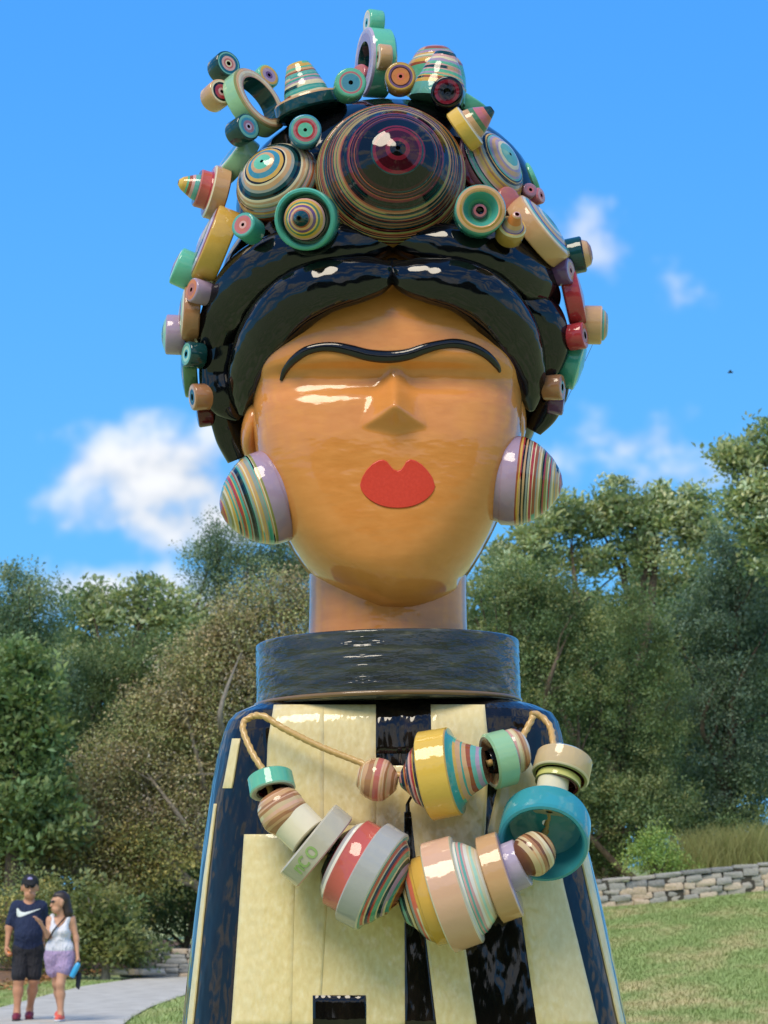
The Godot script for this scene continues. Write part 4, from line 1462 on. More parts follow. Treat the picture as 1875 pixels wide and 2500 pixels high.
# blobs: [sheet x, sheet y, half width, half height, (depth shift in metres)] of the crown at its distance
func tree(called: String, label: String, cat_: String, group: String, dist: float, root_dx: float, blobs: Array, colors: Array, kind: String, density: float, bark: Material, limbs: int, sd: int, size := 1.0) -> Node3D:
	var r := RandomNumberGenerator.new()
	r.seed = sd
	var rp := far(root_dx, 2000, dist)
	var root := Vector3(rp.x, ground_y(rp.x, rp.z) - 0.05, rp.z)
	var t := thing(called, label, cat_, root, group)
	var fu := far_unit(dist)
	var cen := []
	for b in blobs:
		var c := far(b[0], b[1], dist - (b[4] if b.size() > 4 else 0.0)) - root
		cen.append([c, Vector3(b[2] * fu, b[3] * fu, minf(b[2], b[3]) * fu * 1.0)])
	# trunk and limbs
	var top: Vector3 = cen[0][0]
	for c in cen:
		if c[0].y > top.y:
			top = c[0]
	var hgt := maxf(top.y, 1.0)
	var thick := 0.022 * hgt + 0.05
	var fork := Vector3(top.x * 0.25, hgt * 0.30, top.z * 0.25)
	var path := [[Vector3.ZERO, thick * 1.35], [Vector3(0, 0.3, 0), thick], [fork, thick * 0.8], [fork.lerp(top, 0.5) + Vector3(r.randfn() * 0.15, 0, r.randfn() * 0.15), thick * 0.5], [top, thick * 0.1]]
	part("trunk", tube(curve(path, 5), 9, 1.0, Vector3.BACK, 0.0, 3, 0.06), bark, t)
	for k in limbs:
		var c = cen[k % cen.size()]
		var tip: Vector3 = c[0] + Vector3(r.randf_range(-0.7, 0.7) * c[1].x, r.randf_range(-0.5, 0.5) * c[1].y, r.randf_range(-0.3, 0.9 if kind == "twiggy" else 0.5) * c[1].z)
		var start := Vector3.ZERO.lerp(fork, r.randf_range(0.55, 1.0)) if r.randf() < 0.5 else fork.lerp(top, r.randf_range(0.0, 0.55))
		var bend := start.lerp(tip, 0.5) + Vector3(r.randfn(), r.randfn() * 0.6 + 0.3, r.randfn()) * 0.12 * start.distance_to(tip)
		var q := curve([[start, thick * 0.42], [start.lerp(bend, 0.6) + Vector3(0, 0.1, 0), thick * 0.33], [bend, thick * 0.24], [tip, 0.012]], 6)
		var st := SurfaceTool.new()
		st.append_from(tube(q, 7), 0, Transform3D())
		for j in 7:
			var i0 := r.randi_range(6, q.size() - 3)
			var p0: Vector3 = q[i0][0]
			var dir := (tip - start).normalized() + Vector3(r.randfn(), r.randfn() * 0.6, r.randfn()) * 0.8
			var l := r.randf_range(0.5, 1.3) * minf(1.6, 0.35 * start.distance_to(tip))
			var held := false
			for e in cen:
				held = held or ((p0 + dir * l - e[0]) / e[1]).length() < 0.92
			if not held:
				continue
			var mid := p0 + dir * l * 0.5 + Vector3(r.randfn(), r.randfn(), r.randfn()) * 0.1
			st.append_from(tube(curve([[p0, maxf(0.012, q[i0][1] * 0.6)], [mid, maxf(0.009, q[i0][1] * 0.4)], [p0 + dir * l + Vector3(0, r.randfn() * 0.12, 0), 0.005]], 4), 5), 0, Transform3D())
		part("limb", st.commit(), bark, t)
	# foliage
	var xf := []
	var cs := []
	for c in cen:
		var rad: Vector3 = c[1]
		var area := rad.x * rad.y + rad.x * rad.z + rad.y * rad.z
		var clumps := int(area * 10.0 * density) + 6
		for k in clumps:
			var dir := Vector3(r.randfn(), r.randfn(), r.randfn()).normalized()
			var shell := pow(r.randf(), 0.38) * r.randf_range(0.82, 1.10)
			var at: Vector3 = c[0] + Vector3(dir.x * rad.x, dir.y * rad.y, dir.z * rad.z) * shell
			if at.y < 0.1:
				continue
			var base: Color = colors[r.randi() % colors.size()]
			var tone := r.randf_range(1.5, 2.2)
			var cr := r.randf_range(0.20, 0.46) * sqrt(size)
			var per := int(r.randf_range(9, 17))
			var droop := Vector3(dir.x, dir.y * 0.5 + 0.2, dir.z).normalized()
			for j in per:
				var p := at + Vector3(r.randfn(), r.randfn() * 0.62, r.randfn()) * cr * 0.62
				var b := Basis.from_euler(Vector3(r.randf_range(-0.3, 1.0), r.randf() * TAU, r.randf_range(-0.7, 0.7))).scaled(Vector3.ONE * r.randf_range(0.75, 1.3) * size)
				xf.append(Transform3D(b, p))
				var q := tone * r.randf_range(0.9, 1.1)
				var warm := r.randf_range(-0.1, 0.14)
				cs.append(Color(base.r * q * (1.0 + warm), base.g * q, base.b * q * (1.0 - warm)))
	var o := copies("crown", sprig(kind), leaf_mat(0.8), xf, cs, t)
	o.set_meta("kind", "stuff")
	return t

func opposite(k: int, brown: Material, colors: Array) -> void:
	var r := RandomNumberGenerator.new()
	r.seed = 500 + k
	var x := -14.0 + k * 6.2 + r.randf_range(-1.0, 1.0)
	var z := 27.0 + r.randf_range(-2.0, 3.0)
	var tall := r.randf_range(5.5, 7.8)
	var words := ["the one farthest left", "with a leaning crown, second from the left", "third from the left", "straight opposite the statue", "third from the right", "second from the right", "the one farthest right"]
	var t := thing("tree", "tree across the lawn that the statue faces, " + words[k], "tree", Vector3(x, 0, z), "trees that the statue faces")
	part("trunk", tube(curve([[Vector3.ZERO, 0.3], [Vector3(0.1, tall * 0.4, 0), 0.2], [Vector3(0, tall * 0.9, 0), 0.03]], 5), 9), brown, t)
	var xf := []
	var cs := []
	for j in 1500:
		var d := Vector3(r.randfn(), r.randfn(), r.randfn()).normalized() * pow(r.randf(), 0.4)
		var p := Vector3(d.x * 3.9, tall * 0.52 + d.y * tall * 0.50, d.z * 3.0) * r.randf_range(0.9, 1.08)
		xf.append(Transform3D(Basis.from_euler(Vector3(r.randf_range(-0.5, 0.8), r.randf() * TAU, r.randf_range(-0.5, 0.5))).scaled(Vector3.ONE * r.randf_range(2.8, 4.2)), p))
		var c: Color = colors[r.randi() % colors.size()]
		cs.append(c)
	var o := copies("crown", sprig("broad"), leaf_mat(0.3), xf, cs, t)
	o.set_meta("kind", "stuff")

func bark(hex1: String, hex2: String, sd: int) -> StandardMaterial3D:
	var m := StandardMaterial3D.new()
	m.uv1_triplanar = true
	m.uv1_scale = Vector3(2.5, 0.8, 2.5)
	m.albedo_texture = noise(0.03, 4, sd, 256, ramp([[0.0, hex1], [1.0, hex2]]))
	m.roughness = 0.95
	m.heightmap_enabled = true
	m.heightmap_texture = m.albedo_texture
	m.heightmap_scale = 1.5
	return m

func make_trees() -> void:
	var grey := bark("5c564e", "a39a8c", 101)
	var brown := bark("3a3028", "7a6a58", 102)
	var green := [lin("62744a"), lin("5a6e48"), lin("6c7a50"), lin("506644")]
	var mid := [lin("5a6b48"), lin("516444"), lin("66744e"), lin("495b3e"), lin("727a54")]
	var darkish := [lin("52665a"), lin("4a5e50"), lin("5c6e5e"), lin("54684e")]
	var greygreen := [lin("5c7058"), lin("667862"), lin("50664e"), lin("748268")]
	var light := [lin("7e8a64"), lin("8e9874"), lin("70805a"), lin("9ca484"), lin("647456")]
	var brownish := [lin("a09a74"), lin("a69e7a"), lin("94986a"), lin("aa9e7e"), lin("989c6e"), lin("a09276"), lin("8c9466"), lin("9e9688")]
	var yellow := [lin("8c8a54"), lin("7c8050"), lin("9a925a"), lin("6e764c"), lin("80745a")]
	var g := "trees along the back of the lawn"
	# a row farther back that closes the gaps
	tree("tree", "distant dull green tree low behind the far left trees", "tree", g, 74, 60, [[60, 1500, 170, 150], [-60, 1450, 130, 160], [120, 1680, 220, 160]], mid, "broad", 0.8, brown, 2, 11, 1.5)
	tree("tree", "distant tree filling the gap behind the brown-leaved tree", "tree", g, 74, 420, [[420, 1480, 190, 160], [330, 1640, 240, 180], [560, 1600, 220, 200]], mid, "broad", 0.8, brown, 2, 12, 1.5)
	tree("tree", "distant tree seen just right of the statue's neck", "tree", g, 74, 1150, [[1150, 1380, 180, 150], [1250, 1560, 220, 200], [1060, 1600, 160, 200]], mid, "broad", 0.8, brown, 2, 13, 1.5)
	tree("tree", "distant tree in the shade behind the dark evergreen", "tree", g, 76, 1500, [[1480, 1350, 200, 140], [1620, 1420, 180, 200], [1480, 1620, 260, 180]], mid, "broad", 0.8, brown, 2, 14, 1.5)
	# left side
	tree("tree", "bushy grey-green tree at the far left edge, its top under the cloud", "tree", g, 53, 30, [[28, 1275, 70, 70], [85, 1300, 62, 62], [10, 1370, 120, 90], [90, 1400, 90, 80], [40, 1480, 120, 90]], greygreen, "small", 0.95, brown, 5, 21)
	tree("tree", "bright green leafy tree low at the left edge", "tree", g, 47, 20, [[45, 1470, 75, 75], [10, 1530, 95, 80], [75, 1580, 70, 70], [10, 1640, 110, 70], [60, 1700, 110, 70], [-10, 1760, 120, 80], [90, 1790, 100, 70]], green, "broad", 1.0, brown, 4, 22, 0.9)
	tree("tree", "thin loose-leaved tree with sky showing through its top, left of the statue", "tree", g, 60, 240, [[175, 1310, 42, 48], [235, 1325, 55, 46], [300, 1285, 50, 38], [350, 1320, 48, 44], [290, 1340, 70, 36], [390, 1330, 40, 60], [180, 1390, 80, 60]], light, "broad", 0.52, brown, 9, 23, 0.9)
	tree("tree", "dull green rounded tree behind the man and the woman", "tree", g, 55, 260, [[200, 1450, 95, 85], [290, 1440, 100, 80], [370, 1470, 90, 90], [240, 1550, 150, 110], [120, 1600, 110, 100]], mid, "small", 0.95, brown, 4, 24)
	tree("tree", "tall dark green tree rising behind the statue's left earring", "tree", g, 62, 520, [[470, 1175, 66, 52], [440, 1235, 52, 60], [540, 1185, 80, 66], [610, 1190, 70, 66], [500, 1280, 100, 75], [600, 1290, 120, 90], [690, 1260, 90, 90]], greygreen, "small", 0.85, brown, 6, 25)
	tree("tree", "wide brown and olive tree with bare grey branches, left of the statue", "tree", g, 50, 455, [[590, 1300, 90, 75], [520, 1360, 90, 75], [640, 1370, 80, 100], [460, 1430, 110, 85], [560, 1480, 130, 120], [390, 1510, 110, 90], [320, 1590, 120, 90], [480, 1600, 150, 120], [250, 1670, 110, 80], [380, 1720, 150, 100], [150, 1730, 110, 70], [470, 1780, 130, 110], [270, 1800, 140, 90], [620, 1650, 110, 180]], brownish, "twiggy", 2.2, grey, 14, 26, 1.0)
	tree("tree", "low spreading tree with yellow-green leaves behind the two walkers", "tree", g, 48, -20, [[60, 1700, 110, 60], [140, 1790, 130, 80], [20, 1820, 120, 90], [230, 1880, 110, 80], [330, 1860, 110, 80]], yellow, "twiggy", 1.4, grey, 14, 27, 1.2)
	# right side
	tree("tree", "light green tree with gaps of sky in its top, right of the statue's earring", "tree", g, 63, 1300, [[1215, 1110, 52, 56], [1180, 1170, 70, 60], [1130, 1200, 90, 70], [1320, 1085, 40, 48], [1290, 1140, 60, 56], [1360, 1125, 55, 50], [1425, 1075, 34, 42], [1440, 1130, 58, 56], [1500, 1110, 46, 50], [1400, 1190, 100, 50], [1520, 1180, 60, 60], [1270, 1220, 80, 46]], light, "broad", 0.7, brown, 6, 31, 1.0)
	tree("tree", "dense mid green tree directly right of the statue's neck", "tree", g, 55, 1190, [[1090, 1270, 90, 80], [1180, 1280, 100, 75], [1090, 1380, 110, 100], [1220, 1370, 110, 90], [1130, 1490, 130, 110], [1260, 1460, 110, 100], [1330, 1320, 95, 75], [1100, 1610, 120, 120]], mid, "small", 0.95, brown, 6, 32)
	tree("tree", "dense green tree with a rounded lower crown above the stone wall", "tree", g, 56, 1330, [[1360, 1400, 100, 90], [1400, 1500, 95, 100], [1310, 1560, 120, 110], [1400, 1620, 95, 90], [1290, 1680, 130, 110], [1390, 1720, 100, 80], [1230, 1780, 110, 80]], mid, "small", 0.95, brown, 6, 33)
	tree("tree", "tall blue-green dark evergreen at the right edge", "tree", g, 58, 1570, [[1600, 1190, 70, 70], [1560, 1270, 80, 80], [1630, 1290, 90, 100], [1500, 1330, 60, 70], [1550, 1400, 110, 100], [1640, 1430, 100, 120], [1520, 1520, 100, 100], [1610, 1560, 120, 110], [1550, 1660, 110, 90], [1640, 1700, 110, 90], [1530, 1760, 90, 70]], darkish, "small", 1.0, brown, 6, 34, 1.1)
	tree("tree", "tree reaching in from the top right with light leaves against the sky", "tree", g, 55, 1800, [[1640, 985, 62, 44], [1690, 950, 70, 60], [1600, 1000, 36, 24], [1575, 985, 20, 14], [1640, 1060, 66, 50], [1600, 1095, 44, 34], [1680, 1100, 90, 80], [1640, 1150, 54, 44], [1700, 1220, 80, 80]], light, "broad", 0.75, brown, 4, 35, 0.9)
	# the trees on the side of the lawn that the statue faces: its glaze mirrors them
	for k in 7:
		opposite(k, brown, darkish + mid)
	# shrubs
	var sg := "shrubs at the foot of the trees"
	tree("shrub", "dull green shrub in the shade behind the stone wall, nearest the statue", "shrub", sg, 56, 1300, [[1290, 1810, 90, 70], [1230, 1860, 100, 60], [1350, 1840, 60, 50], [1150, 1850, 110, 90]], mid, "small", 0.9, brown, 3, 41)
	tree("shrub", "dull green shrub in the shade at the right end of the wall", "shrub", sg, 57, 1560, [[1560, 1790, 110, 60], [1480, 1800, 80, 60], [1650, 1800, 90, 60]], mid, "small", 0.9, brown, 3, 42)
	tree("shrub", "bright green sapling standing just behind the stone wall", "shrub", sg, 53.2, 1412, [[1412, 1815, 26, 34], [1398, 1850, 30, 30], [1425, 1862, 24, 24], [1450, 1858, 22, 22]], [lin("748a4c"), lin("6a8044"), lin("829658")], "small", 1.1, brown, 3, 43, 0.85)
	tree("shrub", "olive shrub on the mulch behind the man", "shrub", sg, 45.5, 60, [[40, 1960, 90, 80], [120, 1980, 80, 80], [30, 2050, 100, 60], [130, 2060, 70, 50]], yellow + mid, "small", 0.9, grey, 5, 44)
	tree("shrub", "green leafy shrub on the mulch right of the woman", "shrub", sg, 45.0, 230, [[210, 1960, 80, 70], [270, 2000, 60, 60], [210, 2050, 70, 50], [290, 2050, 50, 40]], [lin("626c44"), lin("566440"), lin("70764c")], "broad", 0.95, grey, 4, 45, 0.7)
	tree("shrub", "dull green shrub under the brown tree beside the statue's robe", "shrub", sg, 52, 390, [[370, 1930, 100, 90], [450, 1900, 100, 110], [330, 2000, 60, 40], [540, 1950, 120, 120]], mid, "small", 0.9, brown, 4, 46)
	tree("shrub", "broad dull green shrub under the trees above the wall, left of the sapling", "shrub", sg, 55, 1380, [[1340, 1760, 90, 80], [1420, 1740, 90, 80], [1180, 1700, 130, 110]], mid, "small", 0.9, brown, 3, 47)
	tree("shrub", "low green shrub far back between the walkers and the brown tree", "shrub", sg, 56, 200, [[150, 1800, 160, 110], [20, 1840, 150, 120], [300, 1860, 160, 110], [420, 1900, 120, 110], [100, 1960, 200, 90]], mid, "broad", 0.8, brown, 3, 48, 1.2)
	# tall grass behind the wall
	var r := RandomNumberGenerator.new()
	r.seed = 77
	var gm := StandardMaterial3D.new()
	gm.vertex_color_use_as_albedo = true
	gm.roughness = 0.75
	gm.cull_mode = BaseMaterial3D.CULL_DISABLED
	gm.backlight_enabled = true
	gm.backlight = Color(0.4, 0.4, 0.25)
	var bl := tube(curve([[Vector3.ZERO, 0.006], [Vector3(0.02, 0.4, 0), 0.005], [Vector3(0.10, 0.75, 0), 0.004], [Vector3(0.24, 0.98, 0), 0.0015]], 3), 4, 0.35)
	for q in [[1490, "clump of tall golden-green grass behind the middle of the wall"], [1560, "widest clump of tall grass behind the wall, beside the shaded evergreen"], [1632, "clump of tall feathery grass behind the wall at the right edge"]]:
		var at := far(q[0], 1850, 54.2)
		at.y = ground_y(at.x, at.z)
		var t := thing("tall_grass", q[1], "grass clump", at, "clumps of tall grass behind the stone wall")
		var xf := []
		var cs := []
		for k in 900:
			var o := Vector3(r.randfn() * 0.34, 0, r.randfn() * 0.3)
			xf.append(Transform3D(Basis(Vector3.UP, r.randf() * TAU).scaled(Vector3(r.randf_range(0.6, 1.8), r.randf_range(0.75, 1.5), r.randf_range(0.6, 1.8))), o))
			var c := lin("86904e").lerp(lin("b0ac70"), r.randf())
			cs.append(c)
		var o := copies("blades", bl, gm, xf, cs, t)
		o.set_meta("kind", "stuff")

# ---------------------------------------------------------------- people
# a hand at the wrist: finger direction, palm normal (the side the fingers curl to), curl 0..1, thumb side (unit vector)
func hand(wrist: Vector3, dir: Vector3, palm: Vector3, thumb: Vector3, curl: float, s: float) -> Array:
	var b := [[wrist, wrist + dir * 0.04 * s, 0.022 * s, 0.030 * s], [wrist + dir * 0.04 * s, wrist + dir * 0.088 * s - thumb * 0.018 * s, 0.024 * s, 0.014 * s], [wrist + dir * 0.04 * s, wrist + dir * 0.088 * s + thumb * 0.018 * s, 0.024 * s, 0.014 * s]]
	var lens := [0.062, 0.076, 0.082, 0.074]
	for k in 4:
		var off := thumb * (k - 1.5) * 0.0205 * s
		var p := wrist + dir * (0.088 + 0.004 * (1 - absi(k - 2))) * s + off
		var ang := 0.0
		var l: float = lens[k] * s
		for j in 3:
			ang += curl * [0.7, 1.1, 0.8][j] + 0.06
			var d := dir * cos(ang) + palm * sin(ang)
			var q: Vector3 = p + (d + thumb * (k - 1.5) * 0.05) * l * [0.45, 0.31, 0.24][j]
			b.append([p, q, (0.0092 - 0.0008 * j) * s, (0.0086 - 0.001 * j) * s])
			p = q
	var t0 := wrist + dir * 0.028 * s + thumb * 0.024 * s
	var t1 := t0 + (dir * 0.6 + thumb * 0.7 + palm * 0.4 * (0.4 + curl)).normalized() * 0.042 * s
	var t2 := t1 + (dir * 0.8 + thumb * (0.35 - 0.5 * curl) + palm * 0.7 * curl).normalized() * 0.034 * s
	b.append([t0, t1, 0.0125 * s, 0.0105 * s])
	b.append([t1, t2, 0.0105 * s, 0.008 * s])
	return b

func join(meshes: Array) -> ArrayMesh:
	var st := SurfaceTool.new()
	for m in meshes:
		st.append_from(m, 0, Transform3D())
	return st.commit()

func head_bones(c: Vector3, s: float, yaw: float) -> Array:      # c: the middle of the skull
	var b := Basis(Vector3.UP, yaw)
	var out := []
	for q in [[Vector3(0, 0.03, -0.02), Vector3(0, 0.02, 0.01), 0.090, 0.088], [Vector3(0, -0.02, 0.015), Vector3(0, -0.085, 0.045), 0.078, 0.052], [Vector3(-0.03, -0.085, 0.045), Vector3(0.03, -0.085, 0.045), 0.036, 0.036], [Vector3(0, -0.005, 0.092), Vector3(0, -0.04, 0.112), 0.011, 0.016], [Vector3(-0.03, 0.022, 0.082), Vector3(0.03, 0.022, 0.082), 0.016, 0.016], [Vector3(-0.022, -0.074, 0.085), Vector3(0.022, -0.074, 0.085), 0.012, 0.012], [Vector3(-0.086, 0.01, -0.005), Vector3(-0.090, -0.03, 0.0), 0.017, 0.013], [Vector3(0.086, 0.01, -0.005), Vector3(0.090, -0.03, 0.0), 0.017, 0.013]]:
		out.append([c + b * (q[0] * s), c + b * (q[1] * s), q[2] * s, q[3] * s])
	return out

func drape(bones: Array, k: float, x: float, y: float, off: float) -> Vector3:      # the front of a solid at (x, y)
	var z := 0.6
	for n in 60:
		var d := solid_distance(bones, Vector3(x, y, z), k) - off
		if d < 0.0005:
			break
		z -= maxf(0.001, d * 0.8)
	return Vector3(x, y, z)

func make_people() -> void:
	var skin_m := plain("c08a68", 0.5)
	var skin_f := plain("c69474", 0.5)
	var knit := StandardMaterial3D.new()
	knit.uv1_triplanar = true
	knit.uv1_scale = Vector3(6, 3, 6)
	knit.heightmap_enabled = true
	knit.heightmap_texture = noise(0.012, 3, 44, 256)
	knit.heightmap_scale = 2.2
	knit.roughness = 0.9
	var cloth := func(hex: String) -> StandardMaterial3D:
		var m: StandardMaterial3D = knit.duplicate()
		m.albedo_color = Color(hex)
		return m
	var navy: StandardMaterial3D = cloth.call("1f2b4a")
	var dark: StandardMaterial3D = cloth.call("26262c")
	# ---- the man
	var at := on_ground(53, 2208)
	at.y = 0.03
	var man := thing("person", "man in dark cap, sunglasses, navy t-shirt with white swoosh and black shorts, walking", "person", at, "people walking on the path")
	man.rotation.y = 0.12
	var hips := Vector3(0.02, 0.92, 0)
	var neck := Vector3(0.02, 1.50, -0.01)
	var sr := Vector3(-0.145, 1.425, -0.02)
	var sl := Vector3(0.18, 1.425, -0.02)
	var er := Vector3(-0.225, 1.16, 0.0)
	var wr := Vector3(-0.245, 0.93, 0.07)
	var el := Vector3(0.22, 1.18, -0.17)
	var wl := Vector3(0.20, 0.99, -0.30)
	var kr := Vector3(-0.085, 0.50, 0.10)
	var ar := Vector3(-0.095, 0.10, 0.13)
	var kl := Vector3(0.105, 0.50, 0.02)
	var al := Vector3(0.055, 0.12, -0.20)
	var torso := [[hips + Vector3(-0.06, 0, 0), hips + Vector3(0.06, 0, 0), 0.115, 0.115, 0.95], [hips + Vector3(0, 0.16, 0.03), neck - Vector3(0, 0.22, 0.01), 0.165, 0.150, 0.88], [sr + Vector3(0.06, -0.03, 0), sl - Vector3(0.06, 0.03, 0), 0.095, 0.095, 1.0], [neck - Vector3(0, 0.1, 0), neck + Vector3(0, 0.06, 0.01), 0.07, 0.062]]
	var limbs := [[sr, er, 0.060, 0.045], [er, wr, 0.045, 0.028], [sl, el, 0.060, 0.045], [el, wl, 0.045, 0.028], [hips + Vector3(-0.09, -0.02, 0), kr, 0.095, 0.060], [kr, kr.lerp(ar, 0.35) + Vector3(0, 0, -0.015), 0.058, 0.060], [kr.lerp(ar, 0.35) + Vector3(0, 0, -0.015), ar, 0.060, 0.038], [hips + Vector3(0.09, -0.02, 0), kl, 0.095, 0.060], [kl, kl.lerp(al, 0.35) + Vector3(0, 0, -0.015), 0.058, 0.060], [kl.lerp(al, 0.35) + Vector3(0, 0, -0.015), al, 0.060, 0.038], [ar, ar + Vector3(0, -0.06, 0.06), 0.036, 0.03], [al, al + Vector3(0, -0.06, 0.05), 0.036, 0.03]]
	var hc := Vector3(0.025, 1.665, 0.0)
	var hb := head_bones(hc, 1.12, 0.05)
	hb.append([neck - Vector3(0, 0.03, 0), neck + Vector3(0, 0.07, 0.01), 0.068, 0.062])
	var body := join([solid(torso + limbs, 0.014, 0.05), solid(hb, 0.007, 0.02), solid(hand(wr, Vector3(-0.05, -0.95, 0.3).normalized(), Vector3(0.9, 0.1, 0.3).normalized(), Vector3(0.2, 0.25, 0.95).normalized(), 0.85, 1.08), 0.0045, 0.008), solid(hand(wl, Vector3(0.1, -0.98, -0.1).normalized(), Vector3(-0.9, 0, 0.2).normalized(), Vector3(0.1, 0.0, 0.99).normalized(), 0.4, 1.08), 0.0045, 0.008)])
	part("body", body, skin_m, man)
	var shirt := [[hips + Vector3(-0.05, 0.0, 0.0), hips + Vector3(0.05, 0.0, 0.0), 0.145, 0.145, 0.98], [hips + Vector3(0, 0.16, 0.035), neck - Vector3(0, 0.22, 0.01), 0.185, 0.168, 0.92], [sr + Vector3(0.05, -0.028, 0), sl - Vector3(0.05, 0.028, 0), 0.105, 0.105, 1.0], [sr, sr.lerp(er, 0.78), 0.074, 0.070], [sl, sl.lerp(el, 0.78), 0.074, 0.070]]
	part("shirt", solid(shirt, 0.013, 0.05), navy, man)
	var sw := [[-0.155, 1.335, 1.395], [-0.150, 1.312, 1.402], [-0.138, 1.298, 1.404], [-0.120, 1.292, 1.385], [-0.105, 1.294, 1.365], [-0.085, 1.300, 1.356], [-0.05, 1.312, 1.352], [0.0, 1.332, 1.362], [0.05, 1.352, 1.374], [0.10, 1.372, 1.387], [0.145, 1.392, 1.400]]
	var v := PackedVector3Array()
	for q in sw:
		for e in [0.0, 0.001, 0.5, 0.999, 1.0]:
			v.append(drape(shirt, 0.05, q[0] + 0.02, lerpf(q[1], q[2], e), -0.004 if e == 0.0 or e == 1.0 else 0.004))
	part("swoosh_print", smooth(v, flipped(grid_index(5, sw.size(), false), v), PackedColorArray(), false), plain("dfe6e2", 0.7), man)
	part("shorts", solid([[hips + Vector3(-0.06, -0.02, 0), hips + Vector3(0.06, -0.02, 0), 0.143, 0.143, 0.98], [hips + Vector3(-0.085, -0.08, 0), kr + Vector3(0.0, 0.06, 0), 0.112, 0.096, 1.0], [hips + Vector3(0.085, -0.08, 0), kl + Vector3(0.0, 0.06, 0), 0.112, 0.096, 1.0]], 0.014, 0.04), dark, man)
	for f in [[ar, 0.02, "1b1b1e"], [al, 0.0, "5a1a2a"]]:
		var a: Vector3 = f[0]
		var sh := part("shoe", solid([[Vector3(a.x, 0.05, a.z - 0.05), Vector3(a.x - 0.005, 0.045, a.z + 0.09), 0.045, 0.048], [Vector3(a.x - 0.005, 0.045, a.z + 0.09), Vector3(a.x - 0.01, 0.035, a.z + 0.185), 0.048, 0.036], [Vector3(a.x, 0.06, a.z - 0.02), Vector3(a.x, 0.10, a.z - 0.01), 0.05, 0.046]], 0.010, 0.03), plain("7a2036", 0.6), man)
		part("sole", solid([[Vector3(a.x, 0.015, a.z - 0.06), Vector3(a.x - 0.008, 0.015, a.z + 0.18), 0.052, 0.047, 1.0]], 0.010, 0.02), plain(f[2], 0.7), sh)
		sh.get_child(0).scale = Vector3(1, 0.45, 1)
	var cap_c := hc + Vector3(0, 0.055, -0.012)
	var cap := part("cap", solid([[cap_c, cap_c + Vector3(0, 0.012, 0.008), 0.112, 0.108], [cap_c + Vector3(-0.05, -0.012, 0.10), cap_c + Vector3(0.05, -0.012, 0.10), 0.022, 0.022, 1.0], [cap_c + Vector3(-0.03, -0.022, 0.155), cap_c + Vector3(0.03, -0.022, 0.155), 0.016, 0.016]], 0.008, 0.03), plain("1a1c20", 0.85), man)
	part("cap_emblem", ball(0.036, 0.030, 0.012, 16, 8), plain("9a94c8", 0.7), cap).position = cap_c + Vector3(0, 0.05, 0.098)
	part("sunglasses", solid([[hc + Vector3(-0.042, 0.015, 0.098), hc + Vector3(-0.022, 0.010, 0.104), 0.020, 0.020], [hc + Vector3(0.042, 0.015, 0.098), hc + Vector3(0.022, 0.010, 0.104), 0.020, 0.020], [hc + Vector3(-0.02, 0.018, 0.108), hc + Vector3(0.02, 0.018, 0.108), 0.006, 0.006], [hc + Vector3(-0.098, 0.018, 0.02), hc + Vector3(-0.06, 0.018, 0.088), 0.007, 0.007], [hc + Vector3(0.098, 0.018, 0.02), hc + Vector3(0.06, 0.018, 0.088), 0.007, 0.007]], 0.006, 0.008), plain("0a0a0c", 0.15), man)
	part("mouth", solid([[hc + Vector3(-0.024, -0.083, 0.104), hc + Vector3(0.024, -0.083, 0.104), 0.005, 0.005]], 0.003, 0.004), plain("8a4a42", 0.6), man)
	var fruit := part("orange_fruit", ball(0.036, 0.034, 0.036, 20, 12), plain("e07a28", 0.45))
	fruit.position = man.transform * (wr + Vector3(0.035, -0.10, 0.045))
	tag(fruit, "small round orange object held in the man's right hand", "fruit")
	# ---- the woman
	at = on_ground(122, 2211)
	at.y = 0.03
	var woman := thing("person", "woman with dark hair, white tank top and lavender shorts, turned to the man", "person", at, "people walking on the path")
	woman.rotation.y = -0.05
	hips = Vector3(0.02, 0.83, 0)
	neck = Vector3(0.03, 1.33, -0.01)
	sr = Vector3(-0.12, 1.265, 0.0)
	sl = Vector3(0.165, 1.275, -0.03)
	er = Vector3(-0.115, 1.06, 0.10)
	wr = Vector3(-0.165, 1.20, 0.27)
	el = Vector3(0.225, 1.02, -0.02)
	wl = Vector3(0.262, 0.79, 0.05)
	kr = Vector3(-0.02, 0.46, -0.06)
	ar = Vector3(0.0, 0.12, -0.24)
	kl = Vector3(0.055, 0.46, 0.10)
	al = Vector3(0.07, 0.09, 0.10)
	torso = [[hips + Vector3(-0.055, 0, 0), hips + Vector3(0.055, 0, 0), 0.125, 0.125, 0.95], [hips + Vector3(0, 0.17, 0.01), neck - Vector3(0, 0.20, 0.0), 0.118, 0.125, 0.85], [sr + Vector3(0.03, -0.03, 0), sl - Vector3(0.03, 0.03, 0), 0.06, 0.06], [neck - Vector3(0, 0.08, 0), neck + Vector3(0, 0.07, 0.01), 0.055, 0.048], [Vector3(-0.04, 1.12, 0.09), Vector3(-0.04, 1.14, 0.085), 0.06, 0.055], [Vector3(0.085, 1.12, 0.09), Vector3(0.085, 1.14, 0.085), 0.06, 0.055]]
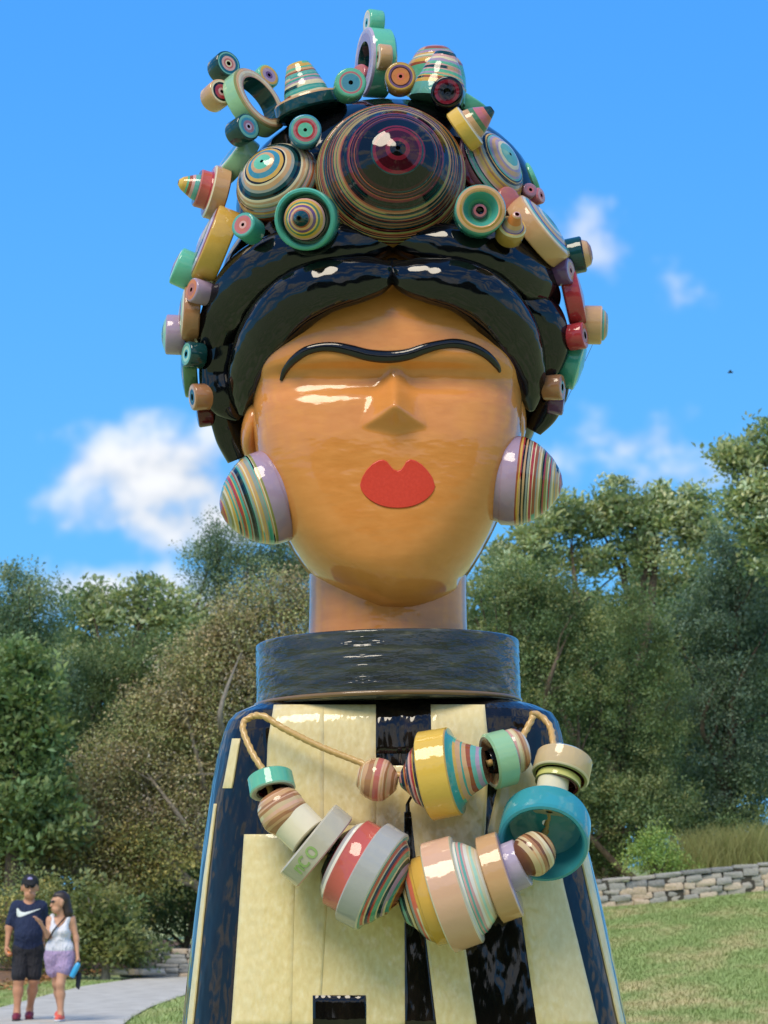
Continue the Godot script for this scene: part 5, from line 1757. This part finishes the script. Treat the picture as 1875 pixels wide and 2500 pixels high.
	limbs = [[sr, er, 0.043, 0.034], [er, wr, 0.034, 0.022], [sl, el, 0.043, 0.034], [el, wl, 0.034, 0.022], [hips + Vector3(-0.07, -0.03, 0), kr, 0.095, 0.052], [kr, kr.lerp(ar, 0.35) + Vector3(0, 0, -0.02), 0.050, 0.052], [kr.lerp(ar, 0.35) + Vector3(0, 0, -0.02), ar, 0.052, 0.032], [hips + Vector3(0.075, -0.03, 0), kl, 0.098, 0.054], [kl, kl.lerp(al, 0.35) + Vector3(0, 0, -0.02), 0.052, 0.053], [kl.lerp(al, 0.35) + Vector3(0, 0, -0.02), al, 0.053, 0.033], [ar, ar + Vector3(0, -0.06, 0.05), 0.03, 0.026], [al, al + Vector3(0, -0.05, 0.06), 0.032, 0.027]]
	hc = Vector3(0.005, 1.475, 0.02)
	hb = head_bones(hc, 1.0, -1.05)
	hb.append([neck - Vector3(0, 0.03, 0), hc - Vector3(0, 0.07, 0.01), 0.052, 0.048])
	body = join([solid(torso + limbs, 0.013, 0.04), solid(hb, 0.007, 0.02), solid(hand(wr, Vector3(-0.35, 0.75, 0.5).normalized(), Vector3(-0.55, -0.55, 0.6).normalized(), Vector3(-0.7, 0.4, -0.5).normalized(), 0.35, 0.95), 0.0045, 0.008), solid(hand(wl, Vector3(0.15, -0.96, 0.15).normalized(), Vector3(-0.92, -0.1, 0.3).normalized(), Vector3(0.2, 0.2, 0.95).normalized(), 0.8, 0.95), 0.0045, 0.008)])
	part("body", body, skin_f, woman)
	var top := [[hips + Vector3(-0.05, 0.07, 0), hips + Vector3(0.05, 0.07, 0), 0.135, 0.135, 0.95], [hips + Vector3(0, 0.17, 0.012), neck - Vector3(0, 0.235, 0.0), 0.130, 0.132, 0.88], [Vector3(-0.04, 1.12, 0.092), Vector3(-0.04, 1.135, 0.088), 0.068, 0.062], [Vector3(0.085, 1.12, 0.092), Vector3(0.085, 1.135, 0.088), 0.068, 0.062], [Vector3(0.095, 1.16, 0.09), Vector3(0.135, 1.31, -0.005), 0.035, 0.028], [Vector3(0.135, 1.315, -0.01), Vector3(0.11, 1.16, -0.09), 0.028, 0.035], [Vector3(-0.05, 1.16, 0.09), Vector3(-0.085, 1.305, 0.0), 0.032, 0.026], [Vector3(-0.085, 1.305, -0.01), Vector3(-0.05, 1.16, -0.09), 0.026, 0.035]]
	part("tank_top", solid(top, 0.010, 0.03), cloth.call("dcdde4"), woman)
	part("shorts", solid([[hips + Vector3(-0.055, -0.01, 0), hips + Vector3(0.055, -0.01, 0), 0.142, 0.142, 0.95], [hips + Vector3(-0.08, -0.06, 0), hips.lerp(kr, 0.52) + Vector3(-0.05, 0, 0), 0.115, 0.108], [hips + Vector3(0.08, -0.06, 0), hips.lerp(kl, 0.45) + Vector3(0.055, 0, 0), 0.115, 0.112]], 0.011, 0.03), cloth.call("ae98bc"), woman)
	var hcol := plain("2c211d", 0.45)
	var hm := [[hc + Vector3(0.02, 0.045, -0.03), hc + Vector3(0.035, 0.0, -0.05), 0.105, 0.09], [hc + Vector3(0.06, 0.03, -0.02), hc + Vector3(0.115, -0.13, -0.02), 0.075, 0.055], [hc + Vector3(0.115, -0.13, -0.02), hc + Vector3(0.125, -0.24, -0.03), 0.055, 0.02], [hc + Vector3(0.05, -0.02, -0.06), hc + Vector3(0.075, -0.2, -0.08), 0.07, 0.04], [hc + Vector3(-0.03, 0.085, 0.03), hc + Vector3(0.03, 0.08, 0.0), 0.045, 0.06]]
	part("hair", solid(hm, 0.010, 0.03), hcol, woman)
	var hy_ := Basis(Vector3.UP, -1.05)
	part("sunglasses", solid([[hc + hy_ * Vector3(-0.038, 0.015, 0.090), hc + hy_ * Vector3(-0.02, 0.01, 0.095), 0.017, 0.017], [hc + hy_ * Vector3(0.038, 0.015, 0.090), hc + hy_ * Vector3(0.02, 0.01, 0.095), 0.017, 0.017], [hc + hy_ * Vector3(0.088, 0.018, 0.01), hc + hy_ * Vector3(0.055, 0.018, 0.08), 0.006, 0.006], [hc + hy_ * Vector3(-0.02, 0.017, 0.099), hc + hy_ * Vector3(0.02, 0.017, 0.099), 0.005, 0.005]], 0.005, 0.008), plain("141014", 0.15), woman)
	part("mouth", solid([[hc + hy_ * Vector3(-0.02, -0.074, 0.092), hc + hy_ * Vector3(0.02, -0.074, 0.092), 0.006, 0.006]], 0.003, 0.004), plain("9a4a46", 0.6), woman)
	part("bag_strap", tube(curve([[Vector3(0.12, 1.335, -0.02), 0.010], [Vector3(0.09, 1.29, 0.055), 0.010], [Vector3(0.02, 1.20, 0.115), 0.010], [Vector3(-0.03, 1.13, 0.165), 0.010], [Vector3(-0.11, 1.0, 0.12), 0.010]], 5), 8, 0.4), plain("1a1a1e", 0.8), woman)
	for f in [al, ar]:
		var a: Vector3 = f
		var lift := 0.0 if a == al else 0.03
		var sh := part("shoe", solid([[Vector3(a.x, 0.045 + lift, a.z - 0.04), Vector3(a.x - 0.01, 0.042 + lift, a.z + 0.08), 0.040, 0.042], [Vector3(a.x - 0.01, 0.042 + lift, a.z + 0.08), Vector3(a.x - 0.015, 0.034 + lift, a.z + 0.15), 0.042, 0.032], [Vector3(a.x, 0.055 + lift, a.z - 0.02), Vector3(a.x, 0.10 + lift, a.z - 0.01), 0.043, 0.038]], 0.009, 0.025), plain("e0604e", 0.6), woman)
		part("sole", solid([[Vector3(a.x, 0.03 + lift * 2, a.z - 0.05), Vector3(a.x - 0.014, 0.03 + lift * 2, a.z + 0.15), 0.046, 0.042]], 0.009, 0.02), plain("cfd2d4", 0.7), sh)
		sh.get_child(0).scale = Vector3(1, 0.5, 1)
	var bp := woman.transform * (wl + Vector3(0.012, -0.09, 0.055))
	var bd := Vector3(-0.42, -0.88, 0.15).normalized()
	var bottle := thing("water_bottle", "light blue water bottle in the woman's left hand", "bottle", bp)
	var bb := []
	for q in [[0.17, 0.0], [0.17, 0.030], [0.155, 0.036], [0.02, 0.036], [-0.005, 0.034], [-0.025, 0.024], [-0.03, 0.0]]:
		bb.append([q[0], q[1]])
	bb.reverse()
	var blue := plain("3aa6d8", 0.3)
	part("flask", lathe(bb, [Color.WHITE, Color.WHITE, Color.WHITE, Color.WHITE, Color.WHITE, Color.WHITE], 28, 0.0), blue, bottle).basis = facing(bd)
	part("lid", lathe([[-0.05, 0.0], [-0.05, 0.020], [-0.026, 0.022], [-0.026, 0.0]], [Color.WHITE, Color.WHITE, Color.WHITE], 20, 0.0), plain("1c2c34", 0.5), bottle).basis = facing(bd)
	var pouch := thing("dark_pouch", "small dark pouch hanging behind the blue bottle", "pouch", woman.transform * (wl + Vector3(0.02, -0.22, 0.0)))
	part("pouch_body", solid([[Vector3(0, 0.0, 0), Vector3(-0.01, -0.13, 0.0), 0.035, 0.028, 0.6], [Vector3(-0.01, -0.13, 0), Vector3(0.0, -0.17, 0.0), 0.028, 0.012, 0.6]], 0.008, 0.02), plain("1e2430", 0.8), pouch)
	part("pouch_strap", tube([[Vector3(-0.005, 0.02, 0), 0.006], [Vector3(-0.02, 0.10, 0.02), 0.006], [Vector3(-0.012, 0.15, 0.03), 0.006]], 6), plain("1e2430", 0.8), pouch)

func make_bird() -> void:
	var at := far(1578, 805, 70.0)
	var b := thing("bird", "tiny dark bird flying in the blue sky right of the headdress", "bird", at)
	var m := plain("2a2a2e", 0.8)
	part("body", solid([[Vector3(-0.06, 0, 0), Vector3(0.06, 0.01, 0), 0.02, 0.025]], 0.012, 0.01), m, b)
	for s in [-1.0, 1.0]:
		part("wing", tube(curve([[Vector3(0, 0.01, 0), 0.03], [Vector3(-0.02, 0.05, 0.09 * s), 0.035], [Vector3(-0.06, 0.03, 0.2 * s), 0.006]], 4), 8, 0.2, Vector3.UP), m, b)

func _ready() -> void:
	rng.seed = 20
	make_light()
	make_materials()
	make_path()
	make_ground()
	fallen_leaves()
	make_walls()
	make_trees()
	make_statue()
	make_necklaces()
	make_people()
	make_bird()
